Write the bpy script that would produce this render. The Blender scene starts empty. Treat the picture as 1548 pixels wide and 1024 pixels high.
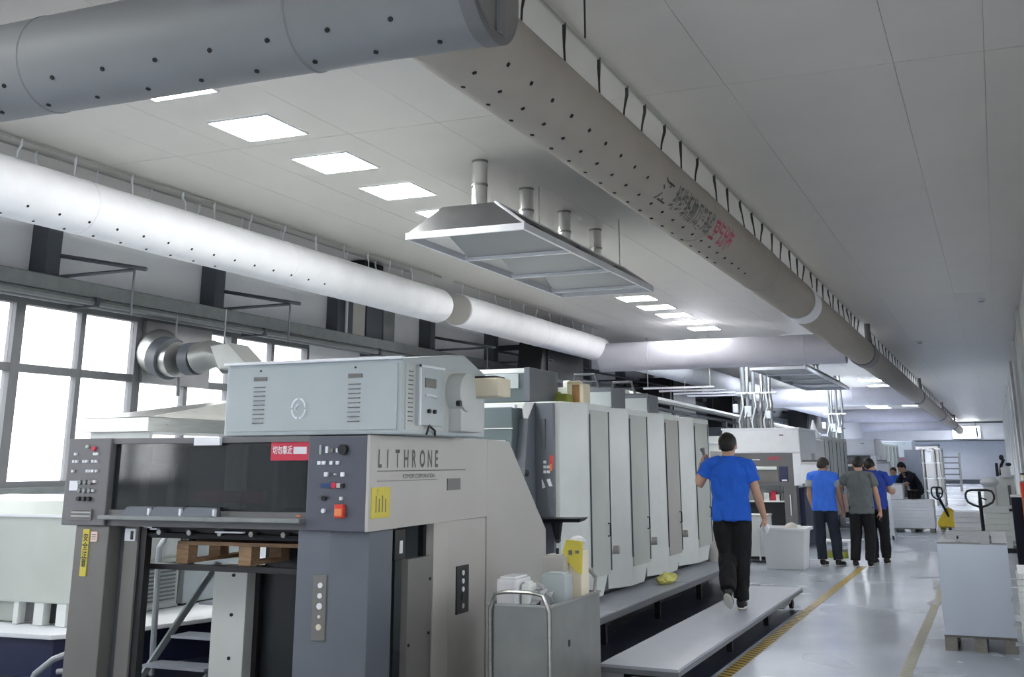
import bpy, bmesh, math, random
from mathutils import Vector, Matrix, noise
random.seed(7)
SC = bpy.context.scene
COL = SC.collection
PI = math.pi

# ------------------------------------------------------------------ camera
cam_d = bpy.data.cameras.new('camera')
cam = bpy.data.objects.new('camera', cam_d); COL.objects.link(cam)
YAW, PIT, ROL, F, CX, CY = .393, .2611, .0034, 1665.6, 791.7, 253.9
cam_d.sensor_fit = 'HORIZONTAL'; cam_d.sensor_width = 36
cam_d.lens = F / 1548 * 36
cam_d.shift_x = -(CX - 774) / 1548
cam_d.shift_y = (CY - 512) / 1548
cam_d.clip_end = 300
yaw = Matrix.Rotation(YAW, 4, 'Z'); pit = Matrix.Rotation(PIT + PI / 2, 4, 'X'); rol = Matrix.Rotation(-ROL, 4, 'Z')
cam.matrix_world = Matrix.Translation((0, 0, 1.6)) @ yaw @ pit @ rol
SC.camera = cam

# ------------------------------------------------------------------ world, exposure
SC.view_settings.view_transform = 'Standard'
SC.view_settings.look = 'None'
SC.view_settings.gamma = 1
SC.view_settings.exposure = 1.55
SC.view_settings.use_curve_mapping = False
LAMP = 15.0
SKY = 2.6
SC.cycles.use_denoising = True
SC.cycles.max_bounces = 9
SC.cycles.diffuse_bounces = 6
SC.cycles.sample_clamp_indirect = 6
w = bpy.data.worlds.new('overcast_sky'); SC.world = w; w.use_nodes = True
nt = w.node_tree; bg = nt.nodes['Background']
tc = nt.nodes.new('ShaderNodeTexCoord'); nz = nt.nodes.new('ShaderNodeTexNoise'); nz.inputs['Scale'].default_value = 2
rp = nt.nodes.new('ShaderNodeValToRGB'); rp.color_ramp.elements[0].color = (.92, .95, 1, 1); rp.color_ramp.elements[1].color = (.97, .985, 1, 1)
nt.links.new(tc.outputs['Generated'], nz.inputs['Vector']); nt.links.new(nz.outputs['Fac'], rp.inputs['Fac'])
sx = nt.nodes.new('ShaderNodeSeparateXYZ'); gm = nt.nodes.new('ShaderNodeMapRange'); gm.inputs['From Min'].default_value = -.06; gm.inputs['From Max'].default_value = .0
gx = nt.nodes.new('ShaderNodeMixRGB'); gx.inputs['Color1'].default_value = (.14, .14, .14, 1)      # ground below the horizon, darkened to keep light off the ceiling
nt.links.new(tc.outputs['Generated'], sx.inputs[0]); nt.links.new(sx.outputs['Z'], gm.inputs['Value']); nt.links.new(gm.outputs['Result'], gx.inputs['Fac'])
nt.links.new(rp.outputs['Color'], gx.inputs['Color2']); nt.links.new(gx.outputs['Color'], bg.inputs['Color']); bg.inputs['Strength'].default_value = SKY

# ------------------------------------------------------------------ materials
def lin(v):
    v /= 255.0
    return v / 12.92 if v <= .04045 else ((v + .055) / 1.055) ** 2.4
def rgb(c): return (lin(c[0]), lin(c[1]), lin(c[2]), 1)
MATS = {}
def mat(name, c, rough=.5, metal=0.0, var=.06, scale=6, bump=0.0, spec=.5, bscale=None, stretch=None):
    if name in MATS: return MATS[name]
    m = bpy.data.materials.new(name); m.use_nodes = True; MATS[name] = m
    n = m.node_tree; b = n.nodes['Principled BSDF']
    b.inputs['Roughness'].default_value = rough; b.inputs['Metallic'].default_value = metal
    b.inputs['Specular IOR Level'].default_value = spec
    t = n.nodes.new('ShaderNodeTexCoord'); mp = n.nodes.new('ShaderNodeMapping'); x = n.nodes.new('ShaderNodeTexNoise')
    if stretch: mp.inputs['Scale'].default_value = stretch
    x.inputs['Scale'].default_value = scale; x.inputs['Detail'].default_value = 4
    n.links.new(t.outputs['Object'], mp.inputs['Vector']); n.links.new(mp.outputs['Vector'], x.inputs['Vector'])
    r = n.nodes.new('ShaderNodeValToRGB'); k = rgb(c)
    r.color_ramp.elements[0].position = .3; r.color_ramp.elements[1].position = .7
    r.color_ramp.elements[0].color = tuple(v * (1 - var) for v in k[:3]) + (1,)
    r.color_ramp.elements[1].color = tuple(min(1, v * (1 + var)) for v in k[:3]) + (1,)
    n.links.new(x.outputs['Fac'], r.inputs['Fac']); n.links.new(r.outputs['Color'], b.inputs['Base Color'])
    mr = n.nodes.new('ShaderNodeMapRange'); mr.inputs['To Min'].default_value = max(0, rough - .06); mr.inputs['To Max'].default_value = min(1, rough + .06)
    n.links.new(x.outputs['Fac'], mr.inputs['Value']); n.links.new(mr.outputs['Result'], b.inputs['Roughness'])
    if bump:
        y = n.nodes.new('ShaderNodeTexNoise'); y.inputs['Scale'].default_value = bscale or 30
        n.links.new(mp.outputs['Vector'], y.inputs['Vector'])
        q = n.nodes.new('ShaderNodeBump'); q.inputs['Strength'].default_value = bump; q.inputs['Distance'].default_value = .01
        n.links.new(y.outputs['Fac'], q.inputs['Height']); n.links.new(q.outputs['Normal'], b.inputs['Normal'])
    return m
def emis(name, c, s):
    m = bpy.data.materials.new(name); m.use_nodes = True; n = m.node_tree
    b = n.nodes['Principled BSDF']; b.inputs['Base Color'].default_value = (.8, .8, .8, 1)
    b.inputs['Emission Color'].default_value = c; b.inputs['Emission Strength'].default_value = s
    x = n.nodes.new('ShaderNodeTexNoise'); x.inputs['Scale'].default_value = 3
    r = n.nodes.new('ShaderNodeMapRange'); r.inputs['To Min'].default_value = s * .97; r.inputs['To Max'].default_value = s * 1.03
    n.links.new(x.outputs['Fac'], r.inputs['Value']); n.links.new(r.outputs['Result'], b.inputs['Emission Strength'])
    MATS[name] = m; return m
def glassy(name, tint, opac, rough=.03):
    m = bpy.data.materials.new(name); m.use_nodes = True; n = m.node_tree; n.nodes.clear()
    o = n.nodes.new('ShaderNodeOutputMaterial'); t = n.nodes.new('ShaderNodeBsdfTransparent'); g = n.nodes.new('ShaderNodeBsdfGlossy')
    d = n.nodes.new('ShaderNodeBsdfDiffuse'); mx = n.nodes.new('ShaderNodeMixShader'); m2 = n.nodes.new('ShaderNodeMixShader'); fr = n.nodes.new('ShaderNodeLayerWeight')
    nz = n.nodes.new('ShaderNodeTexNoise'); mr = n.nodes.new('ShaderNodeMapRange')
    mr.inputs['To Min'].default_value = opac * .9; mr.inputs['To Max'].default_value = min(1, opac * 1.1)
    n.links.new(nz.outputs['Fac'], mr.inputs['Value'])
    t.inputs['Color'].default_value = (1, 1, 1, 1); d.inputs['Color'].default_value = tint; g.inputs['Roughness'].default_value = rough
    n.links.new(mr.outputs['Result'], mx.inputs['Fac'])
    n.links.new(t.outputs[0], mx.inputs[1]); n.links.new(d.outputs[0], mx.inputs[2])
    fr.inputs['Blend'].default_value = .12
    n.links.new(fr.outputs['Facing'], m2.inputs['Fac']); n.links.new(mx.outputs[0], m2.inputs[1]); n.links.new(g.outputs[0], m2.inputs[2])
    n.links.new(m2.outputs[0], o.inputs['Surface'])
    MATS[name] = m; return m

M_ceil = mat('ceiling_panel_paint', (206, 203, 198), .42, 0, .03, 1.5)
M_wall = mat('painted_wall', (232, 234, 240), .7, 0, .03, 2)
M_wallr = mat('painted_right_wall', (220, 220, 216), .6, 0, .05, 2)
M_wallf = mat('far_wall_paint', (214, 218, 226), .6, 0, .03, 2)
M_steel_dk = mat('dark_blue_grey_steel', (78, 84, 92), .5, 0, .08)
M_tray = mat('galvanised_tray', (128, 133, 134), .45, .3, .1, 8)
M_frame = mat('window_frame_grey', (112, 114, 118), .5, 0, .06)
M_duct = mat('white_duct_fabric', (238, 240, 246), .6, 0, .04, 3, .15, .3, 12)
M_duct_shade = mat('shaded_white_duct_fabric', (186, 187, 198), .6, 0, .05, 3, .15, .3, 12)  # white fabric greyed to carry the shaded undersides of the cross ducts
M_ductg = mat('grey_duct_fabric', (165, 159, 150), .65, 0, .05, 2.5, .15, .3, 12)
M_ductb = mat('big_duct_fabric', (128, 131, 134), .5, 0, .05, 2, .12, .4, 10)
M_hole = mat('dark_air_hole', (30, 30, 34), .8)
M_strap = mat('dark_strap', (52, 50, 50), .6)
M_wire = mat('rail_aluminium', (176, 178, 172), .4, .3)
M_stl = mat('brushed_stainless', (176, 178, 176), .3, .85, .08, 5, .05, .5, 40, (1, 1, 8))
M_pol = mat('polished_stainless', (236, 236, 236), .09, .95, .04)
M_stl2 = mat('soft_stainless', (152, 155, 152), .42, .75, .1, 4, .06, .5, 30)
M_can = mat('canopy_sheet_steel', (156, 158, 160), .38, .6, .06)
M_bright = mat('bright_white_trim', (232, 236, 245), .35, 0, .02)
M_cpan = mat('canopy_inner_sheet', (122, 126, 132), .4, .4, .05)
M_rim = mat('canopy_rim_white', (225, 228, 236), .3, .2, .03)
M_mgrey = mat('machine_warm_grey', (180, 178, 174), .45, 0, .03, 3)
M_mlight = mat('machine_light_grey', (220, 225, 223), .4, 0, .04, 3)
M_mgreen = mat('machine_greenish_grey', (190, 196, 190), .42, 0, .04, 3)
M_mdark = mat('machine_dark_grey', (104, 105, 108), .45, 0, .05, 3)
M_mblue = mat('machine_blue_grey', (84, 88, 100), .45, 0, .05, 3)
M_mpost = mat('machine_post_grey', (114, 113, 111), .45, 0, .05, 3)
M_mslate = mat('machine_slate_panel', (98, 104, 114), .42, 0, .05, 3)
M_mteal = mat('machine_teal_grey', (90, 104, 108), .4, 0, .05, 3)
M_hood = mat('dryer_box_paint', (172, 182, 186), .4, 0, .03, 3)
M_hoods = mat('dryer_box_side_paint', (186, 190, 188), .45, 0, .04, 3)
M_black = mat('black_plastic', (22, 24, 28), .45)
M_blk2 = mat('deep_black_panel', (26, 32, 36), .3)
M_white = mat('white_enamel', (226, 230, 236), .4, 0, .03)
M_paper = mat('white_paper', (222, 224, 228), .75, 0, .03)
M_board = mat('grey_board_stack', (192, 202, 216), .55, 0, .03, 3)
M_boarde = mat('grey_board_edge', (150, 152, 156), .7, 0, .15, 30, 0, .3, None, (.3, .3, 12))
M_wood = mat('pallet_wood', (176, 146, 116), .75, 0, .2, 10, .3, .3, 40, (1, 6, 6))
M_woodg = mat('grey_pallet_wood', (140, 138, 132), .8, 0, .2, 10, .3, .3, 40)
M_platf = mat('footboard_checker_paint', (176, 181, 192), .42, .1, .05, 4, .1, .4, 60)
M_platf2 = mat('footboard_edge', (120, 124, 130), .45, .3)
M_navy = mat('navy_machine_base', (44, 50, 84), .45, 0, .1)
M_floor_shade = mat('shaded_floor_zone', (40, 46, 60), .3, 0, .15, 2)
M_yel = mat('yellow_sticker', (208, 194, 78), .55, 0, .05)
M_yelp = mat('yellow_paint', (214, 186, 50), .45, 0, .06)
M_red = mat('red_sign', (200, 44, 72), .45, 0, .05)
M_redc = mat('red_switch', (210, 60, 44), .4)
M_orange = mat('orange_switch_face', (224, 130, 84), .45)
M_blueb = mat('blue_button', (36, 66, 116), .4)
M_pink = mat('pink_label', (226, 200, 190), .6)
M_plastic = mat('white_plastic_bin', (236, 240, 244), .4, 0, .02, 3)
M_green = mat('green_cloth', (150, 158, 70), .8, 0, .15)
M_card = mat('cardboard', (158, 120, 84), .8, 0, .1)
M_cream = mat('cream_carton', (226, 218, 196), .7, 0, .04)
M_yelcloth = mat('yellow_cloth', (226, 222, 130), .8, 0, .1, 20, .4)
M_inkk = mat('print_black', (60, 62, 60), .6)
M_inkg = mat('print_grey', (96, 98, 92), .6)
M_inkr = mat('print_red', (178, 70, 96), .6)
M_inkw = mat('print_white', (226, 226, 232), .5)
M_hose = mat('grey_hose', (160, 166, 172), .5)
M_lamp = emis('led_panel_light', (1, .985, .95, 1), LAMP)
M_lamp2 = emis('cool_led_panel_light', (.86, .9, 1, 1), LAMP * .7)
M_screen = emis('lit_sign_face', (.92, .97, 1, 1), 3.0)
M_glass = glassy('window_glass', (.9, .95, 1, 1), .04)
M_tint = glassy('tinted_guard_glass', (.016, .022, .026, 1), .62, .08)
M_skin = mat('skin', (180, 142, 122), .55, 0, .06, 12)
M_hair = mat('black_hair', (20, 19, 20), .5, 0, .2, 40, .5, .4, 120)
M_hair2 = mat('dark_brown_hair', (44, 38, 36), .6, 0, .2, 40, .5, .4, 120)
M_polo = mat('royal_blue_polo', (34, 92, 196), .8, 0, .06, 14, .2, .3, 200)
M_polo2 = mat('bright_blue_polo', (60, 116, 226), .8, 0, .06, 14, .2, .3, 200)
M_polo3 = mat('deep_blue_shirt', (30, 60, 150), .8, 0, .08, 14)
M_tee = mat('grey_tee', (98, 104, 106), .85, 0, .06, 14, .2, .3, 200)
M_navys = mat('navy_jacket', (18, 22, 40), .85, 0, .1, 14)
M_trous = mat('black_trousers', (13, 14, 20), .85, 0, .15, 8)
M_trous2 = mat('navy_trousers', (26, 36, 52), .85, 0, .15, 8)
M_shoe = mat('black_shoe', (24, 24, 26), .5)
M_sole = mat('white_sole', (210, 208, 200), .6)
M_cuff = mat('grey_sleeve', (150, 158, 160), .85, 0, .06)

# floor: glossy epoxy with faint stains
m = bpy.data.materials.new('epoxy_floor'); m.use_nodes = True; n = m.node_tree; b = n.nodes['Principled BSDF']; MATS['epoxy_floor'] = m
t = n.nodes.new('ShaderNodeTexCoord'); mp = n.nodes.new('ShaderNodeMapping'); mp.inputs['Scale'].default_value = (1, .35, 1)
a1 = n.nodes.new('ShaderNodeTexNoise'); a1.inputs['Scale'].default_value = 1.1; a1.inputs['Detail'].default_value = 6
r1 = n.nodes.new('ShaderNodeValToRGB'); r1.color_ramp.elements[0].color = rgb((166, 174, 186)); r1.color_ramp.elements[1].color = rgb((190, 197, 208))
r1.color_ramp.elements[0].position = .35; r1.color_ramp.elements[1].position = .65
n.links.new(t.outputs['Object'], mp.inputs['Vector']); n.links.new(mp.outputs['Vector'], a1.inputs['Vector']); n.links.new(a1.outputs['Fac'], r1.inputs['Fac'])
n.links.new(r1.outputs['Color'], b.inputs['Base Color'])
mr = n.nodes.new('ShaderNodeMapRange'); mr.inputs['To Min'].default_value = .16; mr.inputs['To Max'].default_value = .34
a2 = n.nodes.new('ShaderNodeTexNoise'); a2.inputs['Scale'].default_value = 1.3; a2.inputs['Detail'].default_value = 1; n.links.new(a2.outputs['Fac'], mr.inputs['Value']); n.links.new(mr.outputs['Result'], b.inputs['Roughness']); bp = n.nodes.new('ShaderNodeBump'); bp.inputs['Strength'].default_value = .05; bp.inputs['Distance'].default_value = .02
n.links.new(t.outputs['Object'], a2.inputs['Vector']); n.links.new(a2.outputs['Fac'], bp.inputs['Height']); n.links.new(bp.outputs['Normal'], b.inputs['Normal'])
M_floor = m
# hazard tape: diagonal stripes, printed
def tape_mat(name, ca, cb, fac):
    m = bpy.data.materials.new(name); m.use_nodes = True; n = m.node_tree; b = n.nodes['Principled BSDF']; MATS[name] = m
    t = n.nodes.new('ShaderNodeTexCoord'); mp = n.nodes.new('ShaderNodeMapping'); mp.inputs['Rotation'].default_value = (0, 0, .5)
    wv = n.nodes.new('ShaderNodeTexWave'); wv.bands_direction = 'Y'; wv.inputs['Scale'].default_value = 3.4
    r = n.nodes.new('ShaderNodeValToRGB'); r.color_ramp.interpolation = 'CONSTANT'
    r.color_ramp.elements[0].color = rgb(ca); r.color_ramp.elements[1].color = rgb(cb); r.color_ramp.elements[1].position = fac
    n.links.new(t.outputs['Object'], mp.inputs['Vector']); n.links.new(mp.outputs['Vector'], wv.inputs['Vector'])
    n.links.new(wv.outputs['Fac'], r.inputs['Fac']); n.links.new(r.outputs['Color'], b.inputs['Base Color'])
    b.inputs['Roughness'].default_value = .45
    return m
M_tapeL = tape_mat('hazard_tape', (52, 52, 50), (206, 176, 60), .42)
M_tapeR = tape_mat('worn_hazard_tape', (150, 152, 148), (178, 174, 146), .42)

# ------------------------------------------------------------------ mesh helpers
ORG = {}
TMP = bpy.data.scenes.new('workbench')
def evaluated(ob):
    TMP.collection.objects.link(ob)
    with bpy.context.temp_override(scene=TMP, view_layer=TMP.view_layers[0]):
        dg = bpy.context.evaluated_depsgraph_get()
        me = bpy.data.meshes.new_from_object(ob.evaluated_get(dg))
    TMP.collection.objects.unlink(ob); return me
class MB:
    def __init__(s): s.b = bmesh.new()
    def box(s, x0, x1, y0, y1, z0, z1, M=None):
        vs = [s.b.verts.new(Vector(p) if M is None else M @ Vector(p)) for p in
              ((x0, y0, z0), (x1, y0, z0), (x1, y1, z0), (x0, y1, z0), (x0, y0, z1), (x1, y0, z1), (x1, y1, z1), (x0, y1, z1))]
        for f in ((0, 3, 2, 1), (4, 5, 6, 7), (0, 1, 5, 4), (1, 2, 6, 5), (2, 3, 7, 6), (3, 0, 4, 7)):
            s.b.faces.new([vs[i] for i in f])
        return s
    def hexa(s, bot, top):          # four points each, same winding
        vs = [s.b.verts.new(p) for p in list(bot) + list(top)]
        for f in ((0, 3, 2, 1), (4, 5, 6, 7), (0, 1, 5, 4), (1, 2, 6, 5), (2, 3, 7, 6), (3, 0, 4, 7)):
            s.b.faces.new([vs[i] for i in f])
        return s
    def prism(s, pts, axis, a, b):   # 2-D polygon extruded along axis ('x': pts are y,z; 'y': x,z; 'z': x,y)
        def mk(p, t): return {'x': (t, p[0], p[1]), 'y': (p[0], t, p[1]), 'z': (p[0], p[1], t)}[axis]
        A = [s.b.verts.new(mk(p, a)) for p in pts]; B = [s.b.verts.new(mk(p, b)) for p in pts]
        s.b.faces.new(A); s.b.faces.new(B[::-1]); k = len(pts)
        for i in range(k): s.b.faces.new((A[i], B[i], B[(i + 1) % k], A[(i + 1) % k]))
        return s
    def tube(s, pts, r, seg=8, cap=True, rr=None):
        pts = [Vector(p) for p in pts]; rings = []; up = None
        for i, p in enumerate(pts):
            d = (pts[min(i + 1, len(pts) - 1)] - pts[max(i - 1, 0)]).normalized()
            if up is None: up = Vector((0, 0, 1)) if abs(d.z) < .9 else Vector((0, 1, 0))
            a = d.cross(up).normalized(); up = a.cross(d).normalized()
            ri = r if rr is None else rr[i]
            ra, rb = (ri, ri) if not isinstance(ri, tuple) else ri
            rings.append([s.b.verts.new(p + a * math.cos(2 * PI * k / seg) * ra + up * math.sin(2 * PI * k / seg) * rb) for k in range(seg)])
        for i in range(len(rings) - 1):
            for k in range(seg):
                s.b.faces.new((rings[i][k], rings[i][(k + 1) % seg], rings[i + 1][(k + 1) % seg], rings[i + 1][k]))
        if cap:
            s.b.faces.new(rings[0][::-1]); s.b.faces.new(rings[-1])
        return s
    def ell(s, c, r, seg=12, rings=8, M=None):
        mm = Matrix.Translation(c) @ (M or Matrix.Identity(4)) @ Matrix.Diagonal((r[0], r[1], r[2], 1))
        bmesh.ops.create_uvsphere(s.b, u_segments=seg, v_segments=rings, radius=1, matrix=mm)
        return s
    def cut(s, co, no):
        g = s.b.verts[:] + s.b.edges[:] + s.b.faces[:]
        r = bmesh.ops.bisect_plane(s.b, geom=g, plane_co=co, plane_no=no, clear_outer=True)
        ed = [e for e in r['geom_cut'] if isinstance(e, bmesh.types.BMEdge)]
        if ed: bmesh.ops.contextual_create(s.b, geom=ed)
        return s
    def build(s, name, m, parent=None, bev=0, smooth=False, org=None):
        bmesh.ops.recalc_face_normals(s.b, faces=s.b.faces)
        if bev:
            es = [e for e in s.b.edges if len(e.link_faces) == 2 and e.calc_face_angle(0) > .5]
            bmesh.ops.bevel(s.b, geom=es, offset=bev, segments=2, affect='EDGES', profile=.6, clamp_overlap=True)
        o = None
        if parent is not None: o = ORG[parent.name]
        elif org is not None: o = Vector(org)
        else:
            vs = [v.co for v in s.b.verts]
            o = Vector(((min(v.x for v in vs) + max(v.x for v in vs)) / 2, (min(v.y for v in vs) + max(v.y for v in vs)) / 2, min(v.z for v in vs)))
        for v in s.b.verts: v.co -= o
        me = bpy.data.meshes.new(name); s.b.to_mesh(me); s.b.free()
        if smooth:
            me.polygons.foreach_set('use_smooth', [True] * len(me.polygons))
            try: me.set_sharp_from_angle(angle=math.radians(35))
            except Exception: pass
        me.materials.append(m)
        ob = bpy.data.objects.new(name, me); COL.objects.link(ob)
        if parent is not None: ob.parent = parent
        else: ob.location = o
        ORG[ob.name] = o
        return ob
def tag(o, label, cat, group=None, kind=None):
    o['label'] = label; o['category'] = cat
    if group: o['group'] = group
    if kind: o['kind'] = kind
    return o
def thing(name, label, cat, loc, group=None):
    o = bpy.data.objects.new(name, None); COL.objects.link(o); o.location = loc; o.empty_display_size = .1
    ORG[o.name] = Vector(loc); return tag(o, label, cat, group)
def struct(o): o['kind'] = 'structure'; return o
def box(name, m, parent, x0, x1, y0, y1, z0, z1, bev=0): return MB().box(x0, x1, y0, y1, z0, z1).build(name, m, parent, bev)
def stuff(o): o['kind'] = 'stuff'; return o
def dup(root, dv, label=None, rz=0):
    def cp(o, par):
        c = o.copy(); COL.objects.link(c)
        if par is not None: c.parent = par
        for ch in o.children: cp(ch, c)
        return c
    r = cp(root, None); r.location = Vector(root.location) + Vector(dv); r.rotation_euler.z = rz
    if label: r['label'] = label
    return r
def text_mb(body, size, fn, sx=1.0, bold=0.0, align='LEFT'):
    """text outline triangles mapped through fn(u, v) -> world point"""
    cu = bpy.data.curves.new('lettering', 'FONT'); cu.body = body; cu.size = size; cu.align_x = align; cu.offset = bold; cu.resolution_u = 3
    ob = bpy.data.objects.new('lettering', cu); me = evaluated(ob)
    mb = MB(); vs = [mb.b.verts.new(fn(v.co.x * sx, v.co.y)) for v in me.vertices]
    for p in me.polygons:
        try: mb.b.faces.new([vs[i] for i in p.vertices])
        except ValueError: pass
    bpy.data.objects.remove(ob); bpy.data.curves.remove(cu); bpy.data.meshes.remove(me)
    return mb

H = 4.3            # ceiling height
# ------------------------------------------------------------------ the shell
fl = struct(box('floor', M_floor, None, -9.2, .85, -5, 90, -.1, 0))
ce = struct(box('ceiling', M_ceil, None, -9.2, .85, -5, 90, H + .03, H + .15))
xs = [-9.15, -7.8, -6.6, -5.98, -4.8, -3.96, -2.78, -1.58, -.39, .2, .8]
for i in range(len(xs) - 1):
    ys = [-5, 7.72, 19.7, 31.7, 43.7, 55.7, 67.7, 89]
    for j in range(len(ys) - 1):
        MB().box(xs[i] + .0015, xs[i + 1] - .0015, ys[j] + .003, ys[j + 1] - .003, H, H + .032).build('ceiling_panel', M_ceil, ce)
wr = struct(box('wall_right', M_wallr, None, .65, .8, -5, 90, 0, 1.5))
box('wall_section', M_wallr, wr, .65, .8, -5, 90, 2.7, H)
wyr = [1.0, 5, 9, 13, 17]
for a, b_ in zip([-5] + [y + 2.2 for y in wyr], wyr + [90]): box('wall_section', M_wallr, wr, .65, .8, a, b_, 1.5, 2.7)
for i, a in enumerate(wyr):  # unseen windows added to light the press sides and aisle
    wo = bpy.data.objects.new('window_%d' % (i + 8), None); COL.objects.link(wo); wo.location = (.7, a, 1.5); ORG[wo.name] = Vector((.7, a, 1.5)); struct(wo)
    MB().box(.68, .76, a, a + .06, 1.5, 2.7).box(.68, .76, a + 2.14, a + 2.2, 1.5, 2.7).box(.68, .76, a + .06, a + 2.14, 1.5, 1.56).box(.68, .76, a + .06, a + 2.14, 2.64, 2.7).build('window_frame', M_frame, wo)
    box('mullion', M_frame, wo, .69, .75, a + 1.07, a + 1.13, 1.56, 2.64)
    box('pane', M_glass, wo, .715, .722, a + .06, a + 1.07, 1.56, 2.64); box('pane', M_glass, wo, .715, .722, a + 1.13, a + 2.14, 1.56, 2.64)
for y in (22, 28, 34, 40, 46, 52, 58, 64, 70, 76, 82):
    box('wall_pilaster', M_wallr, wr, .58, .66, y, y + .35, 0, H - .02)
wb = struct(box('wall_back', M_wall, None, -9.2, .8, -5.2, -5, 0, H))
wf = struct(box('wall_far', M_wallf, None, -9.2, .8, 88.6, 88.8, 0, H))
box('soffit', M_wall, wf, -9, .65, 87, 88.6, 3.0, H - .02)
box('soffit_edge', M_steel_dk, wf, -9, .65, 86.9, 87.0, 2.94, 3.02)
box('ceiling_edge', M_steel_dk, wf, -9, .65, 86.9, 87.0, 4.18, 4.26)
struct(box('baseboard_far', M_steel_dk, None, -6, -.4, 88.45, 88.6, 0, .28))
# left wall with window openings
wl = bpy.data.objects.new('wall_left', None); COL.objects.link(wl); wl.location = (-9.1, 0, 0); ORG['wall_left'] = Vector((-9.1, 0, 0)); struct(wl)
box('wall_section', M_wall, wl, -9.2, -9, -5, 90, 0, 1.36)
box('wall_section', M_wall, wl, -9.2, -9, -5, 90, 3.24, H)
box('wall_section', M_wall, wl, -9.2, -9, 13.6, 90, 1.36, 3.24)
box('wall_section', M_wall, wl, -9.2, -9, -5, 1.4, 1.36, 3.24)
box('window_sill', M_tray, wl, -9.02, -8.9, 1.4, 13.6, 1.31, 1.37)
wys = [1.4, 3.12, 4.86, 6.6, 8.37, 10.12, 11.87, 13.62]
for i in range(7):
    a, b_ = wys[i], wys[i + 1]
    wo = bpy.data.objects.new('window_%d' % (i + 1), None); COL.objects.link(wo); wo.location = (-9.05, a, 1.37); ORG[wo.name] = Vector((-9.05, a, 1.37)); struct(wo)
    mb = MB()
    for (p, q) in ((a, a + .06), (b_ - .06, b_)): mb.box(-9.1, -9.0, p, q, 1.37, 3.24)
    mb.box(-9.1, -9.0, a + .06, b_ - .06, 1.37, 1.43).box(-9.1, -9.0, a + .06, b_ - .06, 3.18, 3.24)
    mb.build('window_frame', M_frame, wo)
    mid = (a + b_) / 2
    box('mullion', M_frame, wo, -9.09, -9.01, mid - .035, mid + .035, 1.43, 3.18)
    box('transom', M_frame, wo, -9.095, -9.005, a + .06, mid - .035, 2.5, 2.58)
    box('transom', M_frame, wo, -9.095, -9.005, mid + .035, b_ - .06, 2.5, 2.58)
    for (p, q) in ((a + .06, mid - .035), (mid + .035, b_ - .06)):
        for (r_, s_) in ((1.43, 2.5), (2.58, 3.18)):
            box('pane', M_glass, wo, -9.055, -9.047, p, q, r_, s_)
# columns, shafts on the upper left wall
for k, y in enumerate((3.0, 5.75, 8.5, 11.22, 17.05, 19.75, 22.5, 25.3, 28, 30.8, 33.6, 36.4, 39.2, 42, 44.8)):
    co = box('trim_%d' % (k + 1), M_steel_dk, None, -8.995, -8.78, y - .1, y + .1, 3.44, H - .005)
    struct(co)
    if k > 11: continue
    br = thing('cable_bracket', '', 'bracket', (-8.75, y + .12, 3.0), 'grey angle brackets on the left wall columns')
    mb = MB(); mb.tube([(-8.78, y + .1, 3.69), (-7.64, y + .1, 3.47)], .022, 4)
    mb.build('upper_arm', M_steel_dk, br)
    MB().tube([(-8.78, y + .1, 3.47), (-7.79, y + .1, 3.475)], .018, 4).build('lower_arm', M_steel_dk, br)
    MB().tube([(-7.79, y + .1, 3.47), (-7.79, y + .1, 3.02)], .012, 6).build('hanging_rod', M_steel_dk, br)
    br['label'] = ['grey angle bracket nearest the camera on the left wall', 'second grey angle bracket on the left wall', 'grey triangular bracket above the first windows at far left',
                   'grey triangular bracket above the window right of the steel fan panel', 'grey bracket beside the wide black wall shaft', 'grey bracket behind the gap between the two wall ducts',
                   'bracket behind the far end of the second wall duct', 'bracket just before the big black air unit', 'bracket past the big black air unit', 'bracket above the second row of machines',
                   'bracket above the silver pipes', 'farthest bracket on the left wall'][k]
sh = struct(box('trim_16', M_steel_dk, None, -8.995, -8.8, 14.02, 14.45, 3.44, H - .005))
struct(box('trim_17', M_mgrey, None, -8.995, -8.82, 14.47, 14.84, 3.3, H - .005))
struct(box('trim_18', M_steel_dk, None, -8.995, -8.8, 14.86, 15.34, 3.3, H - .005))
struct(box('trim_19', M_tray, None, -8.995, -8.79, 15.36, 15.72, 3.3, H - .005))
tag(MB().tube([(-8.76, 14.2, 4.25), (-8.76, 14.2, 3.46), (-8.7, 14.2, 3.40)], .022, 8).build('down_pipe', M_white, None, 0, True), 'thin white pipe running down in front of a dark wall column', 'pipe')
# cable tray along the wall
tr = thing('cable_tray', 'long grey metal cable tray running along the left wall above the windows', 'cable tray', (-8.8, 20, 3.2))
MB().prism([(-8.98, 3.30), (-8.66, 3.30), (-8.64, 3.44), (-8.66, 3.45), (-8.98, 3.45)], 'y', -2, 60).build('tray_body', M_tray, tr)
MB().tube([(-8.68, -2, 3.255), (-8.68, 60, 3.255)], .04, 8).build('pipe', M_tray, tr, 0, True)
MB().tube([(-8.82, -2, 3.245), (-8.82, 60, 3.245)], .03, 8).build('pipe', M_frame, tr, 0, True)
for y in range(0, 60, 3): box('clamp', M_steel_dk, tr, -8.99, -8.62, y, y + .04, 3.2, 3.3)

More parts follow.
